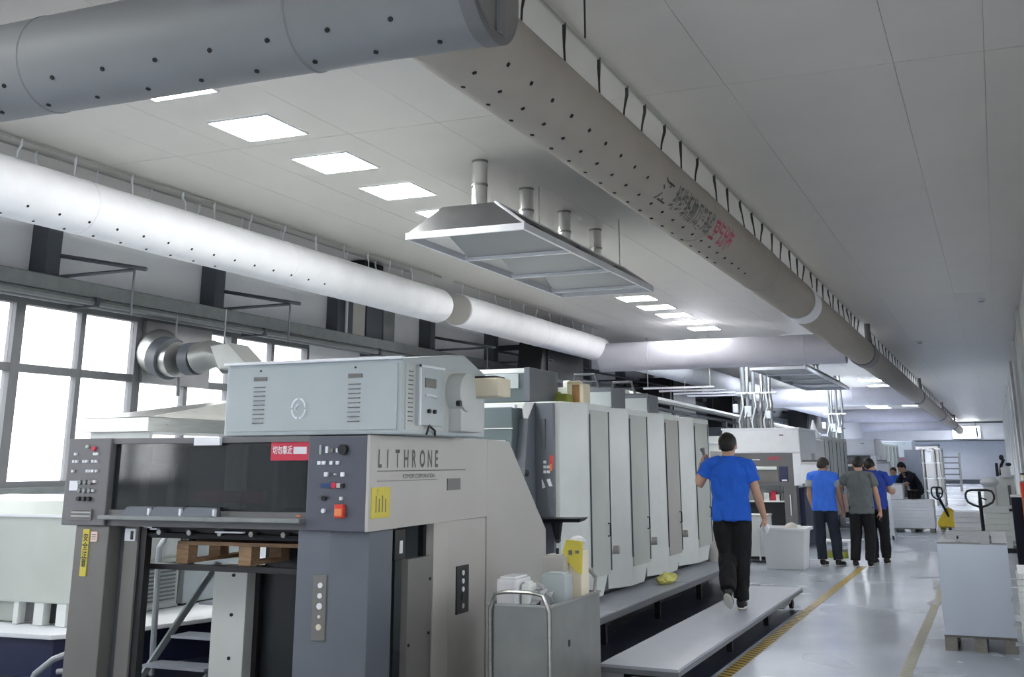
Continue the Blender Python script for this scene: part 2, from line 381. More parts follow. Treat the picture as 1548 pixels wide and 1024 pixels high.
# ------------------------------------------------------------------ ceiling lights
lights = [(-5.4, 6.06 + 1.2 * i) for i in range(5)] + [(-5.4, 6.06 + 1.2 * i) for i in range(10, 15)]
names = ['first square ceiling light, half hidden by the big cross duct', 'largest square ceiling light at the head of the row', 'second full square ceiling light in the near row',
         'third full square ceiling light in the near row', 'square ceiling light partly hidden by the near exhaust canopy', 'first square ceiling light past the near canopy', 'second light past the near canopy',
         'third light past the near canopy', 'fourth light past the near canopy', 'last light of the far group, just before the cross duct']
def led(x, y, label, sx=.57, sy=.57):
    t = thing('ceiling_light', label, 'ceiling light', (x, y, H), 'square LED panels in the ceiling')
    mb = MB(); a, b_ = sx / 2 + .012, sy / 2 + .012
    for q in ((x - a, x + a, y - b_, y - b_ + .012), (x - a, x + a, y + b_ - .012, y + b_), (x - a, x - a + .012, y - b_ + .012, y + b_ - .012), (x + a - .012, x + a, y - b_ + .012, y + b_ - .012)):
        mb.box(q[0], q[1], q[2], q[3], H - .014, H - .001)
    mb.build('frame', M_white, t)
    MB().box(x - sx / 2, x + sx / 2, y - sy / 2, y + sy / 2, H - .009, H - .002).build('diffuser', M_lamp if y < 24 else M_lamp2, t)
    return t
for (x, y), nm in zip(lights, names): led(x, y, nm)
for j in range(2): led(-5.4, 14.46 + 1.2 * j, 'added unseen ceiling light above the near exhaust canopy, %s from its front' % ('first', 'second')[j])  # out-of-view panels added to brighten the aisle past the canopy
ORD = ['first', 'second', 'third', 'fourth', 'fifth', 'sixth', 'seventh', 'eighth', 'ninth', 'tenth', 'eleventh', 'twelfth', 'thirteenth', 'fourteenth', 'fifteenth', 'sixteenth', 'seventeenth', 'eighteenth', 'nineteenth', 'twentieth', 'last but one', 'last']
for k, y in enumerate((25.3, 26.5, 33.0, 36.5, 37.7, 39.6, 41, 42.2, 46, 48, 50, 52.5, 58, 60, 62, 66, 70, 75, 79, 80.5, 82, 84)):  # third and last two panels added to brighten a press front and far wall
    led(-5.4 if y < 80 else -2.9, y, ORD[k] + ' square ceiling light beyond the nearest white cross duct, wall-side row with third and last two added', 1.0 if y > 30 else .57, .9 if y > 30 else .57)
for j in range(3): led(-5.4, 2.46 - 1.2 * j, ORD[j] + ' added unseen ceiling light behind the big cross duct, going back')  # panels outside the view, added to brighten the near machine fronts
for j in range(4): led(-.9, -.6 - 1.2 * j, ORD[j] + ' added unseen ceiling light over the aisle behind the camera')  # fill panels added behind the camera for camera-facing things in the aisle
for k, y in enumerate((25.3, 40.4, 43.5, 57, 60, 64, 74)): led(-3.6, y, ORD[k] + ' wide ceiling light beyond the nearest white cross duct, aisle-side row', 1.1, .9)
# ------------------------------------------------------------------ air ducts
def duct(name, label, axis, c, z, a, b, r, m, seams, holes, ang0=0, capround=(False, False), seg=40):
    """cylindrical duct along x or y; holes: list of (degrees, first, last, step)"""
    mid = (a + b) / 2
    t = thing(name, label, 'air duct', (mid, c, z - r) if axis == 'x' else (c, mid, z - r))
    def P(u, deg, rad):
        q = math.radians(deg)
        return (u, c + math.cos(q) * rad, z + math.sin(q) * rad) if axis == 'x' else (c + math.cos(q) * rad, u, z + math.sin(q) * rad)
    mb = MB(); us = []; 
    if capround[0]: us += [(a, .35), (a + .012, .7), (a + .05, .93), (a + .12, 1)]
    else: us += [(a, 1)]
    nseg = max(2, int((b - a) / .6))
    for i in range(1, nseg): us.append((a + (b - a) * i / nseg, 1 + .006 * math.sin(i * 1.7)))
    if capround[1]: us += [(b - .12, 1), (b - .05, .93), (b - .012, .7), (b, .35)]
    else: us += [(b, 1)]
    us.sort(key=lambda q: q[0])
    rings = [[mb.b.verts.new(P(u, 360 * k / seg, r * f)) for k in range(seg)] for u, f in us]
    for i in range(len(rings) - 1):
        for k in range(seg): mb.b.faces.new((rings[i][k], rings[i][(k + 1) % seg], rings[i + 1][(k + 1) % seg], rings[i + 1][k]))
    mb.b.faces.new(rings[0][::-1]); mb.b.faces.new(rings[-1])
    mb.build('duct_sleeve', m, t, 0, True)
    for s_ in seams:
        q = MB(); ri = [[q.b.verts.new(P(s_ + du, 360 * k / seg, r * fr)) for k in range(seg)] for du, fr in ((-.012, 1.0), (-.006, 1.02), (.006, 1.02), (.012, 1.0))]
        for i in range(3):
            for k in range(seg): q.b.faces.new((ri[i][k], ri[i][(k + 1) % seg], ri[i + 1][(k + 1) % seg], ri[i + 1][k]))
        q.build('seam', m, t, 0, True)
    if holes:
        q = MB()
        for deg, u0, u1, st in holes:
            u = u0
            while u < u1:
                cen = Vector(P(u, deg, r * 1.0)); nrm = (cen - Vector(P(u, deg, 0))).normalized()
                e1 = Vector((1, 0, 0)) if axis == 'x' else Vector((0, 1, 0)); e2 = nrm.cross(e1)
                A = [q.b.verts.new(cen + nrm * .006 + e1 * math.cos(PI * k / 4) * .0125 + e2 * math.sin(PI * k / 4) * .0125) for k in range(8)]
                B = [q.b.verts.new(cen - nrm * .01 + e1 * math.cos(PI * k / 4) * .0125 + e2 * math.sin(PI * k / 4) * .0125) for k in range(8)]
                q.b.faces.new(A)
                for k in range(8): q.b.faces.new((A[k], B[k], B[(k + 1) % 8], A[(k + 1) % 8]))
                u += st
        stuff(q.build('air_holes', M_hole, t))
    return t, P
DX, DZ, DR = -2.27, 3.69, .248
mainduct, PM = duct('main_air_duct', 'long grey fabric air duct with printed lettering running down the hall under the ceiling', 'y', DX, DZ, 4.2, 86, DR, M_ductg,
    [9.2, 12.3, 18.6, 30.5, 46, 60], [(-38, 4.8, 7.5, .31), (-70, 4.64, 11.2, .31), (-100, 4.78, 10.6, .31)], seg=36)
leftduct, PL = duct('wall_air_duct', 'near white fabric air duct along the left wall, ending in a rounded cap', 'y', -7.45, 3.85, -3, 14.72, .25, M_duct,
    [1.5, 4.5, 7.45, 10.6], [(-42, 3.2, 11.3, .35), (-78, 3.05, 9.5, .35)], capround=(True, True))
ld2, _ = duct('wall_air_duct', 'second white fabric air duct on the left wall, beyond the gap', 'y', -7.45, 3.87, 15.3, 22.2, .25, M_duct, [18.6], [], capround=(False, True))
MB().tube([(-7.45, 15.28, 3.87), (-7.45, 15.31, 3.87)], .236, 32).build('end_disc', M_mgrey, ld2)
big, _ = duct('cross_air_duct', 'big grey perforated cross duct at upper left, nearest the camera', 'x', 4.22, DZ, -7.0, -1.9, .262, M_ductb,
    [-4.5, -2.86], [(-140, -6.6, -2.1, .33), (-104, -6.75, -2.1, .33)], seg=48)
q = MB().tube([(-1.96, 4.22, DZ), (-1.885, 4.22, DZ)], .272, 40); q.build('end_ring', M_mdark, big, 0, True)
q = MB().tube([(-1.99, 4.22, DZ), (-1.87, 4.22, DZ)], .235, 40); q.build('end_cap', M_mpost, big, 0, True)
MB().box(-1.868, -1.85, 4.19, 4.25, DZ - .23, DZ + .23).build('end_strap', M_mdark, big)
c1, _ = duct('cross_air_duct', 'white cross duct joining the far end of the second wall duct', 'x', 21.9, 3.68, -7.35, -2.45, .29, M_duct_shade, [-6.3, -3.2], [])
c2, _ = duct('cross_air_duct', 'second white cross duct, above the silver pipes of the far press', 'x', 38.6, 3.66, -7.6, -2.3, .31, M_duct_shade, [-6.3, -4.2], [])
c3, _ = duct('cross_air_duct', 'third white cross duct in the distance', 'x', 55.5, 3.66, -7.6, -2.3, .31, M_duct_shade, [], [])
c4, _ = duct('cross_air_duct', 'farthest white cross duct near the end wall', 'x', 72.4, 3.66, -7.6, -2.3, .31, M_duct_shade, [], [])
l3, _ = duct('wall_air_duct', 'third white fabric air duct on the left wall, past the first far cross duct', 'y', -7.2, 3.82, 23, 38.2, .27, M_duct, [28, 33], [], capround=(True, True))
l4, _ = duct('wall_air_duct', 'fourth white fabric air duct on the left wall, far away', 'y', -7.2, 3.82, 39.5, 55, .27, M_duct, [], [], capround=(True, True))
# main duct joints and collars
q = MB().tube([(DX, 15.0, DZ), (DX, 15.55, DZ)], .262, 36); q.build('joint_sleeve', M_duct, mainduct, 0, True)
for y in (22.9, 39.5, 56.5, 73):
    MB().tube([(DX, y, DZ), (DX, y + .8, DZ)], .27, 32).build('dark_collar', M_mdark, mainduct, 0, True)
    MB().tube([(DX + .1, y + .5, DZ + .2), (DX + .1, y + .5, H - .01)], .06, 12).build('riser_pipe', M_mpost, mainduct, 0, True)
MB().tube([(DX, 85.9, DZ), (DX, 86.05, DZ)], .29, 32).build('end_cap', M_ductg, mainduct, 0, True)
# printed lettering wrapped on the duct
def wrap(y0, top, sc):
    def f(u, v): 
        deg = top - (sc - v) / DR * 180 / PI
        return PM(y0 + u, deg, DR * 1.012)
    return f
text_mb('江', .22, wrap(7.62, -8, .21), 1.3).build('printed_mark', M_inkk, mainduct)
text_mb('纤维织物', .22, wrap(7.98, -6, .2), .74, .004).build('lettering', M_inkg, mainduct)
text_mb('风管系统', .22, wrap(8.66, -6, .2), .64, .004).build('lettering', M_inkg, mainduct)
text_mb('空气分布', .22, wrap(9.27, -6, .2), .82, .005).build('red_lettering', M_inkr, mainduct)
# hanging rails and straps
def hangers(name, label, x, ys, z0, dark, wob=0.0):
    t = thing(name, label, 'duct hanger', (x, (ys[0] + ys[-1]) / 2, z0))
    MB().box(x - .008, x + .008, ys[0] - .3, ys[-1] + .3, H - .03, H - .012).build('rail', M_wire, t)
    for i, y in enumerate(ys):
        dx = wob * random.uniform(-1, 1); dy = random.uniform(-.03, .03)
        z = z0
        MB().tube([(x, y, H - .014), (x, y, H - .08), (x + dx * .5, y + dy, (H + z) / 2), (x + dx, y + dy, z)], .009 if dark else .008, 6, rr=[.013, .013, .008, .006]).build('strap', M_strap if dark else M_white, t)
        if not dark:
            MB().box(x + dx - .015, x + dx + .015, y + dy - .012, y + dy + .012, z - .01, z + .02).build('clip', M_strap, t)
    return t
hangers('duct_hanger_rail', 'ceiling rail with dark hanging straps above the long grey duct', DX + .02, [5.45, 6.1, 6.78, 7.42, 7.88, 8.45, 8.96, 9.56, 10.23] + [10.8 + .62 * i for i in range(20)], DZ + .24, True, .05)
hangers('duct_hanger_rail', 'far ceiling rail with dark straps above the distant part of the grey duct', DX + .02, [24 + .9 * i for i in range(60)], DZ + .24, True, .03)
hangers('duct_hanger_rail', 'ceiling rail with white straps on the room side of the near wall duct', -7.42, [6.0, 6.7, 7.32, 8.05, 8.79, 9.3, 9.95, 10.6, 11.25, 11.9, 12.5, 13.1, 13.7, 14.35], 4.07, False, .03)
hangers('duct_hanger_rail', 'ceiling rail with white straps above the second wall duct', -7.42, [15.4 + .62 * i for i in range(11)], 4.09, False, .03)
hangers('duct_hanger_rail', 'inner ceiling rail with white straps on the wall side of the near wall duct', -7.62, [6.3 + .75 * i for i in range(11)], 4.03, False, .02)
for i, (x, y, l) in enumerate(((DX + .35, 5.55, 'thin dark rod hanging near the end of the big cross duct'), (-4.0, 10.05, 'thin rod holding the near canopy'), (-3.75, 11.9, 'thin rod holding the far side of the near canopy'))):
    tag(MB().tube([(x, y, H), (x, y, 3.93 if i == 0 else 3.72)], .006, 6).build('threaded_rod', M_strap if i == 0 else M_wire, None), l, 'rod')
for x, y, l in ((.02, 20.6, 'small smoke detector near the right wall'), (-1.4, 27.5, 'small smoke detector right of the long grey duct')):
    d = thing('smoke_detector', l, 'smoke detector', (x, y, H - .05))
    MB().tube([(x, y, H - .03), (x, y, H)], .07, 16).build('base', M_white, d); MB().tube([(x, y, H - .055), (x, y, H - .03)], .045, 16).build('sensor', M_mgrey, d)
# ------------------------------------------------------------------ exhaust canopies
def canopy(label, x0, x1, y0, y1, z, pipes, slats):
    t = thing('exhaust_canopy', label, 'exhaust canopy', ((x0 + x1) / 2, (y0 + y1) / 2, z))
    ix, iy, zt = .30, .12, z + .3; jx = .33
    A = [(x0, y0, z + .05), (x1, y0, z + .05), (x1, y1, z + .05), (x0, y1, z + .05)]
    B = [(x0 + ix, y0 + iy, zt), (x1 - jx, y0 + iy, zt), (x1 - jx, y1 - iy, zt), (x0 + ix, y1 - iy, zt)]
    mb = MB(); th = .02
    va = [mb.b.verts.new(p) for p in A]; vb = [mb.b.verts.new(p) for p in B]
    for i in range(4): mb.b.faces.new((va[i], va[(i + 1) % 4], vb[(i + 1) % 4], vb[i]))
    mb.b.faces.new(vb)
    bmesh.ops.solidify(mb.b, geom=mb.b.faces[:], thickness=.012)
    mb.build('hood_shell', M_can, t)
    mb = MB().box(x0, x1, y0 - .01, y0 + .02, z, z + .06).box(x0, x1, y1 - .02, y1 + .01, z, z + .06).box(x0 - .01, x0 + .02, y0, y1, z, z + .06).box(x1 - .02, x1 + .01, y0, y1, z, z + .06)
    mb.build('rim', M_rim, t)
    for i in range(1, slats + 1):
        y = y0 + (y1 - y0) * i / (slats + .35)
        MB().box(x0 + .02, x1 - .02, y, y + .05, z, z + .055).build('cross_channel', M_rim, t)
    ny = [y0 + (y1 - y0) * i / (slats + .35) for i in range(slats + 2)]
    for i in range(slats + 1):
        a_, b_ = ny[i] + .05, min(ny[i + 1], y1 - .03)
        if b_ - a_ > .35:
            MB().hexa([(x0 + .26, a_ + .22, z + .1), (x1 - .02, a_ + .22, z + .1), (x1 - .02, b_, z + .03), (x0 + .06, b_, z + .03)], [(x0 + .26, a_ + .22, z + .108), (x1 - .02, a_ + .22, z + .108), (x1 - .02, b_, z + .038), (x0 + .06, b_, z + .038)]).build('inner_panel', M_cpan, t)
    MB().tube([(x1, y0, z + .06), (x1 - jx, y0 + iy, zt), (x1 - jx, y1 - iy, zt), (x1, y1, z + .06)], .014, 6).build('edge_trim', M_rim, t)
    for k, (px_, py_) in enumerate(pipes):
        p = MB().tube([(px_, py_, zt - .01), (px_, py_, H - .002)], .07, 20).build('exhaust_pipe', M_pol, t, 0, True)
        MB().tube([(px_, py_, (zt + H) / 2 - .02), (px_, py_, (zt + H) / 2 + .0)], .078, 20).build('joint_band', M_stl2, p, 0, True)
        MB().tube([(px_, py_, H - .02), (px_, py_, H - .001)], .076, 20).build('ceiling_collar', M_stl2, p, 0, True)
    return t
canopy('near steel exhaust canopy with four shiny pipes, hung over the front press', -4.74, -3.58, 8.65, 12.63, 3.55, [(-4.15, 8.95), (-4.16, 10.1), (-4.18, 11.25), (-4.18, 12.32)], 3)
canopy('far steel exhaust canopy hung beyond the first white cross duct', -4.74, -3.58, 24.2, 32.0, 3.5, [(-4.15, 26), (-4.15, 30)], 4)

# ------------------------------------------------------------------ front press: delivery unit
dl = thing('press_delivery_unit', 'big grey delivery end of the front printing press, with dark guard window and control posts', 'printing press', (-4.8, 7.6, 0))
# posts and control boxes
cb = box('control_box', M_mdark, dl, -6.04, -5.66, 6.17, 6.6, 1.19, 1.77, .008)
box('front_post', M_mpost, dl, -5.93, -5.64, 6.2, 6.33, 0, 1.188, .008)
box('inner_post', M_mpost, dl, -5.57, -5.455, 6.28, 6.33, 0, 1.19, .004)
box('post_shadow_gap', M_steel_dk, dl, -5.66, -5.57, 6.33, 6.36, 0, 1.19)  # dark strips stand in for the shade between the posts
box('post_shadow_gap', M_black, dl, -5.46, -5.40, 6.30, 6.36, 0, 1.17)
cb2 = box('control_box', M_mblue, dl, -4.05, -3.62, 6.17, 6.62, 1.19, 1.765, .006)
MB().prism([(-4.13, 6.22), (-3.88, 6.2), (-3.66, 6.3), (-3.66, 6.6), (-4.13, 6.6)], 'z', 0, 1.19).build('front_post', M_mslate, dl, .006)
box('top_rail', M_mdark, dl, -5.66, -4.05, 6.19, 6.5, 1.73, 1.768, .004)
# guard window with things behind it
box('guard_window', M_tint, dl, -5.66, -4.05, 6.225, 6.235, 1.295, 1.73)
box('inner_back_panel', M_blk2, dl, -5.66, -4.05, 7.0, 7.02, 1.2, 1.73)
mb = MB()
for q in ((-5.52, -5.46, 1.3, 1.6), (-5.28, -5.22, 1.3, 1.6)): mb.box(q[0], q[1], 6.33, 6.36, q[2], q[3])
mb.box(-5.52, -5.22, 6.33, 6.36, 1.54, 1.6); mb.build('inner_frame', M_mlight, dl, .004)
box('inner_red_bar', M_red, dl, -5.1, -4.55, 6.4, 6.46, 1.34, 1.42)
box('inner_column', M_mlight, dl, -4.86, -4.72, 6.4, 6.46, 1.3, 1.72)
box('inner_door_edge', M_mdark, dl, -4.4, -4.36, 6.3, 6.4, 1.3, 1.73)
# ledge with clipped folders
box('ledge', M_mdark, dl, -5.66, -4.05, 6.2, 6.9, 1.245, 1.295)
box('ledge_rail', M_tray, dl, -5.66, -4.05, 6.1, 6.2, 1.235, 1.262, .005)
box('ledge_skirt', M_mdark, dl, -5.66, -4.05, 6.2, 6.26, 1.19, 1.245)
box('ledge_lamp', M_orange, dl, -4.13, -4.1, 6.19, 6.2, 1.27, 1.28)
# mechanism above the pile
mb = MB().box(-5.4, -4.12, 6.35, 6.9, 1.12, 1.19)
mb.build('gripper_beam', M_black, dl)
for x in (-5.3, -5.05, -4.8, -4.55, -4.3): MB().tube([(x, 6.3, 1.15), (x, 6.9, 1.15)], .018, 8).build('sheet_roller', M_stl2, dl, 0, True)
MB().tube([(-5.4, 6.33, 1.13), (-4.12, 6.33, 1.13)], .02, 8).build('cross_shaft', M_black, dl, 0, True)
box('white_guide', M_white, dl, -4.82, -4.6, 6.28, 6.31, 1.155, 1.165); box('white_guide', M_white, dl, -5.36, -5.3, 6.28, 6.31, 1.165, 1.175)
box('lift_beam', M_black, dl, -5.46, -4.14, 6.42, 6.5, .90, .935)
box('lift_chain', M_black, dl, -5.24, -5.21, 6.55, 6.58, .9, 1.2)
# inside column, dark side curtain
box('inner_leg', M_mlight, dl, -5.2, -4.92, 6.8, 6.95, 0, .9, .006)
for z in (.3, .58, .84): MB().tube([(-5.03, 6.79, z), (-5.03, 6.8, z)], .012, 8).build('leg_bolt', M_black, dl)
box('dark_curtain', M_blk2, dl, -4.88, -4.15, 6.95, 6.98, 0, 1.19)
box('curtain_edge', M_black, dl, -4.92, -4.88, 6.9, 6.96, 0, .9)
box('rear_wall', M_mteal, dl, -4.9, -3.75, 8.9, 8.95, .1, 1.19)
# side skin
MB().prism([(6.62, 1.195), (7.93, 1.205), (7.93, 1.77), (6.62, 1.765)], 'x', -3.64, -3.6).build('side_panel', M_mgrey, dl)
MB().prism([(6.17, 1.19), (6.62, 1.195), (6.62, 1.768), (6.17, 1.768)], 'x', -3.62, -3.6).build('side_panel', M_mgrey, dl)
MB().prism([(7.936, 0), (9.15, 0), (9.15, 1.05), (8.36, 1.76), (7.936, 1.77)], 'x', -3.75, -3.6).build('rear_side_panel', M_mgrey, dl, .006)
MB().prism([(6.5, 1.77), (8.38, 1.77), (9.15, 1.07), (9.15, 1.0), (8.3, 1.72), (6.5, 1.72)], 'x', -6.03, -3.64).build('top_cover', M_mlight, dl)
MB().prism([(6.6, 1.19), (8.8, 1.19), (8.38, 1.765), (6.6, 1.765)], 'x', -6.04, -6.0).build('side_panel', M_mgrey, dl)
# side opening
box('dark_side_panel', M_blk2, dl, -3.76, -3.74, 6.6, 6.78, 0, .98); box('dark_side_panel', M_blk2, dl, -4.15, -3.72, 6.62, 6.64, 0, .98)
box('sheet_tray', M_mlight, dl, -4.1, -3.72, 6.62, 6.78, 1.0, 1.012)
box('cable_box', M_black, dl, -3.76, -3.7, 6.7, 6.84, .98, 1.17); box('cable_box_label', M_white, dl, -3.7, -3.695, 6.76, 6.8, 1.02, 1.1)
box('grey_door', M_mpost, dl, -3.68, -3.63, 6.76, 7.1, 0, .985, .004)
for z, y in ((.84, 7.07), (.5, 7.06), (.46, 6.78)): MB().tube([(-3.63, y, z), (-3.622, y, z)], .01, 8).build('door_bolt', M_black, dl)
box('gap', M_black, dl, -3.74, -3.7, 7.1, 7.15, 0, 1.2)
MB().prism([(-3.7, 7.14), (-3.64, 7.14), (-3.605, 7.3), (-3.605, 7.92), (-3.7, 7.92)], 'z', 0, 1.2).build('rear_post', M_mgrey, dl, .004)
kp = box('post_keypad', M_black, dl, -3.606, -3.596, 7.42, 7.62, .57, .89, .003)
for i, z in enumerate((.84, .785, .73, .675, .62)): MB().tube([(-3.597, 7.52, z), (-3.59, 7.52, z)], .018 if i != 3 else .024, 12).build('key', (M_white, M_white, M_white, M_black, M_mgrey)[i], kp, 0, True)
kp = box('post_keypad', M_mpost, dl, -3.985, -3.89, 6.188, 6.2, .55, .93, .003)
for i, z in enumerate((.87, .81, .75, .69, .63)): MB().tube([(-3.93, 6.18, z), (-3.93, 6.188, z)], (.016, .016, .019, .01, .018)[i], 12).build('key', (M_white, M_white, M_white, M_mlight, M_cream)[i], kp, 0, True)
# front control box right: buttons as in the photo
def btn(par, x, z, m, r=.012, sq=False, y=6.165, d=.012, h=None):
    if sq: return box('button', m, par, x - r, x + r, y - d, y + .006, z - (h or r), z + (h or r), .002)
    return MB().tube([(x, y - d, z), (x, y + .004, z)], r, 12).build('button', m, par, .0, True)
for x, z, r in ((-3.905, 1.68, .010), (-3.83, 1.675, .008)): btn(cb2, x, z, M_white, r, True, h=.02 if r == .010 else .012)
btn(cb2, -3.955, 1.68, M_mlight, .003, True, h=.03); btn(cb2, -3.87, 1.675, M_mpost, .014)
kb = MB().tube([(-3.785, 6.14, 1.68), (-3.785, 6.168, 1.68)], .032, 16).build('rotary_knob', M_black, cb2, 0, True)
for x in (-3.96, -3.925, -3.87, -3.825): btn(cb2, x, 1.60, M_white, .011, True)
for x, m_ in ((-3.905, M_white), (-3.84, M_mlight), (-3.785, M_white)): btn(cb2, x, 1.53, m_, .013 if m_ is M_white else .005, True)
box('lamp_strip', M_blueb, cb2, -3.94, -3.86, 6.155, 6.175, 1.45, 1.475); btn(cb2, -3.845, 1.4625, M_red, .018); btn(cb2, -3.81, 1.4625, M_mgrey, .014, True); btn(cb2, -3.785, 1.4625, M_black, .012, True)
btn(cb2, -3.915, 1.385, M_black, .016); btn(cb2, -3.915, 1.31, M_white, .014); btn(cb2, -3.79, 1.385, M_mlight, .01, True)
es = box('emergency_stop_box', M_redc, cb2, -3.825, -3.76, 6.14, 6.17, 1.27, 1.35, .004); box('emergency_stop_face', M_orange, cb2, -3.818, -3.767, 6.134, 6.142, 1.28, 1.325, .003)
# left control box
for x, z, m_ in ((-5.96, 1.665, M_white), (-5.79, 1.665, M_white), (-5.765, 1.665, M_white), (-5.97, 1.615, M_white), (-5.945, 1.615, M_white), (-5.88, 1.615, M_white), (-5.855, 1.615, M_white),
                 (-5.80, 1.615, M_white), (-5.77, 1.615, M_white), (-5.97, 1.55, M_white), (-5.84, 1.55, M_white), (-5.815, 1.55, M_white), (-5.79, 1.55, M_white), (-5.76, 1.55, M_white), (-5.79, 1.48, M_pink), (-5.765, 1.48, M_white), (-5.775, 1.42, M_white)):
    btn(cb, x, z, m_, .009, True)
btn(cb, -5.80, 1.70, M_red, .016); btn(cb, -5.86, 1.715, M_mgreen, .012)
for x in (-5.89, -5.845, -5.80):
    for z in (1.475, 1.42, 1.365): MB().tube([(x, 6.145, z), (x, 6.172, z)], .015, 12).build('rotary_knob', M_tray if z > 1.4 else M_black, cb, 0, True)
box('paper_label', M_white, cb, -5.995, -5.92, 6.166, 6.172, 1.42, 1.485)
for z in (1.27, 1.245): box('air_slot', M_stl2, cb, -5.95, -5.78, 6.16, 6.172, z, z + .012)
mb = MB().box(-5.96, -5.765, 6.155, 6.172, 1.225, 1.235).box(-5.96, -5.765, 6.155, 6.172, 1.288, 1.297).box(-5.775, -5.765, 6.155, 6.172, 1.235, 1.288); mb.build('slot_frame', M_mpost, cb)
# stickers
ys = box('yellow_strip_label', M_yel, dl, -5.855, -5.80, 6.192, 6.2, .86, 1.165)
text_mb('安\n全\n注\n意', .055, lambda u, v: (-5.848 + u, 6.19, 1.09 + v), .8, .001).build('label_print', M_inkk, ys)
for z in (1.06, .975): box('label_line', M_inkk, ys, -5.855, -5.80, 6.19, 6.192, z, z + .004)
ps = box('pink_note', M_pink, dl, -5.785, -5.73, 6.192, 6.2, 1.085, 1.15)
for i in range(3): box('note_line', M_inkg, ps, -5.775, -5.74, 6.189, 6.192, 1.1 + i * .014, 1.104 + i * .014)
hb = MB().box(-5.56, -5.47, 6.268, 6.28, 1.09, 1.17).build('white_socket_plate', M_white, dl, .003); box('socket_hole', M_black, hb, -5.505, -5.485, 6.262, 6.27, 1.1, 1.155)
rs = box('red_nameplate', M_red, dl, -4.36, -4.06, 6.205, 6.22, 1.615, 1.74, .002)
text_mb('切勿靠近', .055, lambda u, v: (-4.345 + u, 6.203, 1.66 + v), .68, .001).build('plate_print', M_inkw, rs)
box('plate_print_block', M_inkw, rs, -4.185, -4.085, 6.202, 6.206, 1.655, 1.7)
sp = lambda x, u, v, y0, z0: (x, y0 + u, z0 + v)
for k, ch_ in enumerate('LITHRONE'): text_mb(ch_, .155, lambda u, v: (-3.598, 6.27 + k * .112 + u, 1.572 + v), .62, .004).build('letter', M_inkg, dl)
box('lettering_rule', M_inkg, dl, -3.6, -3.597, 6.27, 7.55, 1.545, 1.551)
box('lettering_rule', M_inkg, dl, -3.6, -3.597, 6.27, 7.1, 1.485, 1.488)
text_mb('KOMORI CORPORATION', .04, lambda u, v: (-3.598, 6.6 + u, 1.5 + v), 1.0).build('lettering', M_inkg, dl)
box('small_plate', M_mpost, dl, -3.602, -3.594, 7.25, 7.46, 1.41, 1.49)
yn = box('yellow_notice', M_yel, dl, -3.602, -3.594, 6.2, 6.43, 1.265, 1.45)
for i in range(4): box('notice_line', M_inkg, yn, -3.594, -3.592, 6.25 + i * .04, 6.257 + i * .04, 1.3, 1.40 - .02 * (i % 2))
text_mb('!', .05, lambda u, v: (-3.591, 6.26 + u, 1.405 + v), 1).build('notice_mark', M_inkk, yn)

# folders on the ledge (behind the glass foot)
for i, (x0, x1) in enumerate(((-5.47, -5.25), (-5.24, -4.99), (-4.98, -4.72))):
    f = thing('folder', ('dark blue-grey folder at the left on the delivery ledge', 'middle blue-grey folder on the delivery ledge', 'right-hand blue-grey folder on the ledge, white edge')[i], 'folder', (x0, 6.16, 1.262), 'folders on the delivery ledge')
    MB().hexa([(x0, 6.12, 1.263), (x1, 6.12, 1.263), (x1, 6.2, 1.263), (x0, 6.2, 1.263)], [(x0, 6.16, 1.315), (x1 - .01, 6.16, 1.315), (x1 - .01, 6.2, 1.32), (x0, 6.2, 1.32)]).build('cover', M_mslate, f)
    box('clip', M_white, f, x1 - .012, x1 + .004, 6.125, 6.15, 1.263, 1.31)
# pallet held up in the delivery
def pallet(name, label, x0, x1, y0, y1, z0, h, m, group=None, nb=3, planks=5):
    p = thing(name, label, 'pallet', ((x0 + x1) / 2, (y0 + y1) / 2, z0), group)
    W = x1 - x0; D = y1 - y0; th = h * .17
    for i in range(planks):
        a = y0 + D * i / planks; MB().box(x0, x1, a + .004, a + D / planks * .88, z0 + h - th, z0 + h).build('plank', m, p, .002)
    for i in range(nb):
        a = x0 + (W - .1) * i / (nb - 1)
        for j in range(3):
            c_ = y0 + (D - .1) * j / 2; MB().box(a, a + .1, c_, c_ + .1, z0 + th, z0 + h - th).build('block', m, p, .002)
        MB().box(a, a + .1, y0, y1, z0, z0 + th).build('bottom_board', m, p)
    return p
pl = pallet('wooden_pallet', 'pale wooden pallet held up inside the front delivery unit', -5.3, -4.16, 6.5, 7.3, .936, .145, M_wood)
# ------------------------------------------------------------------ dryer box on the delivery
hd = thing('dryer_cabinet', 'white louvred cabinet standing on top of the front delivery unit', 'cabinet', (-4.08, 6.7, 1.77))
MB().prism([(6.2, 1.772), (7.45, 1.772), (7.45, 2.22), (7.1, 2.33), (6.85, 2.31), (6.2, 2.24)], 'x', -4.74, -3.4).build('body', M_hood, hd, .012)
box('front_panel', M_hood, hd, -4.71, -3.43, 6.19, 6.2, 1.80, 2.21, .002)
box('top_lip', M_white, hd, -4.75, -3.39, 6.17, 6.21, 2.232, 2.25, .003)
box('side_panel', M_hoods, hd, -3.402, -3.394, 6.24, 7.4, 1.80, 2.2)
for x in (-4.46, -3.735):
    box('recess_handle', M_mpost, hd, x - .05, x + .05, 6.182, 6.192, 2.125, 2.15)
    MB().tube([(x, 6.182, 2.19), (x, 6.19, 2.19)], .006, 8).build('screw', M_black, hd)
    for i in range(9): box('louvre', M_mpost, hd, x - .045, x + .04, 6.18, 6.192, 1.85 + i * .029, 1.855 + i * .029)
lg = MB()
for i in range(4):
    a0, a1 = i * PI / 2 + .1, (i + 1) * PI / 2 - .1
    pts = [(-4.15 + math.cos(a0 + (a1 - a0) * k / 4) * .052, 6.186, 1.94 + math.sin(a0 + (a1 - a0) * k / 4) * .062) for k in range(5)]
    lg.tube(pts, .007, 6)
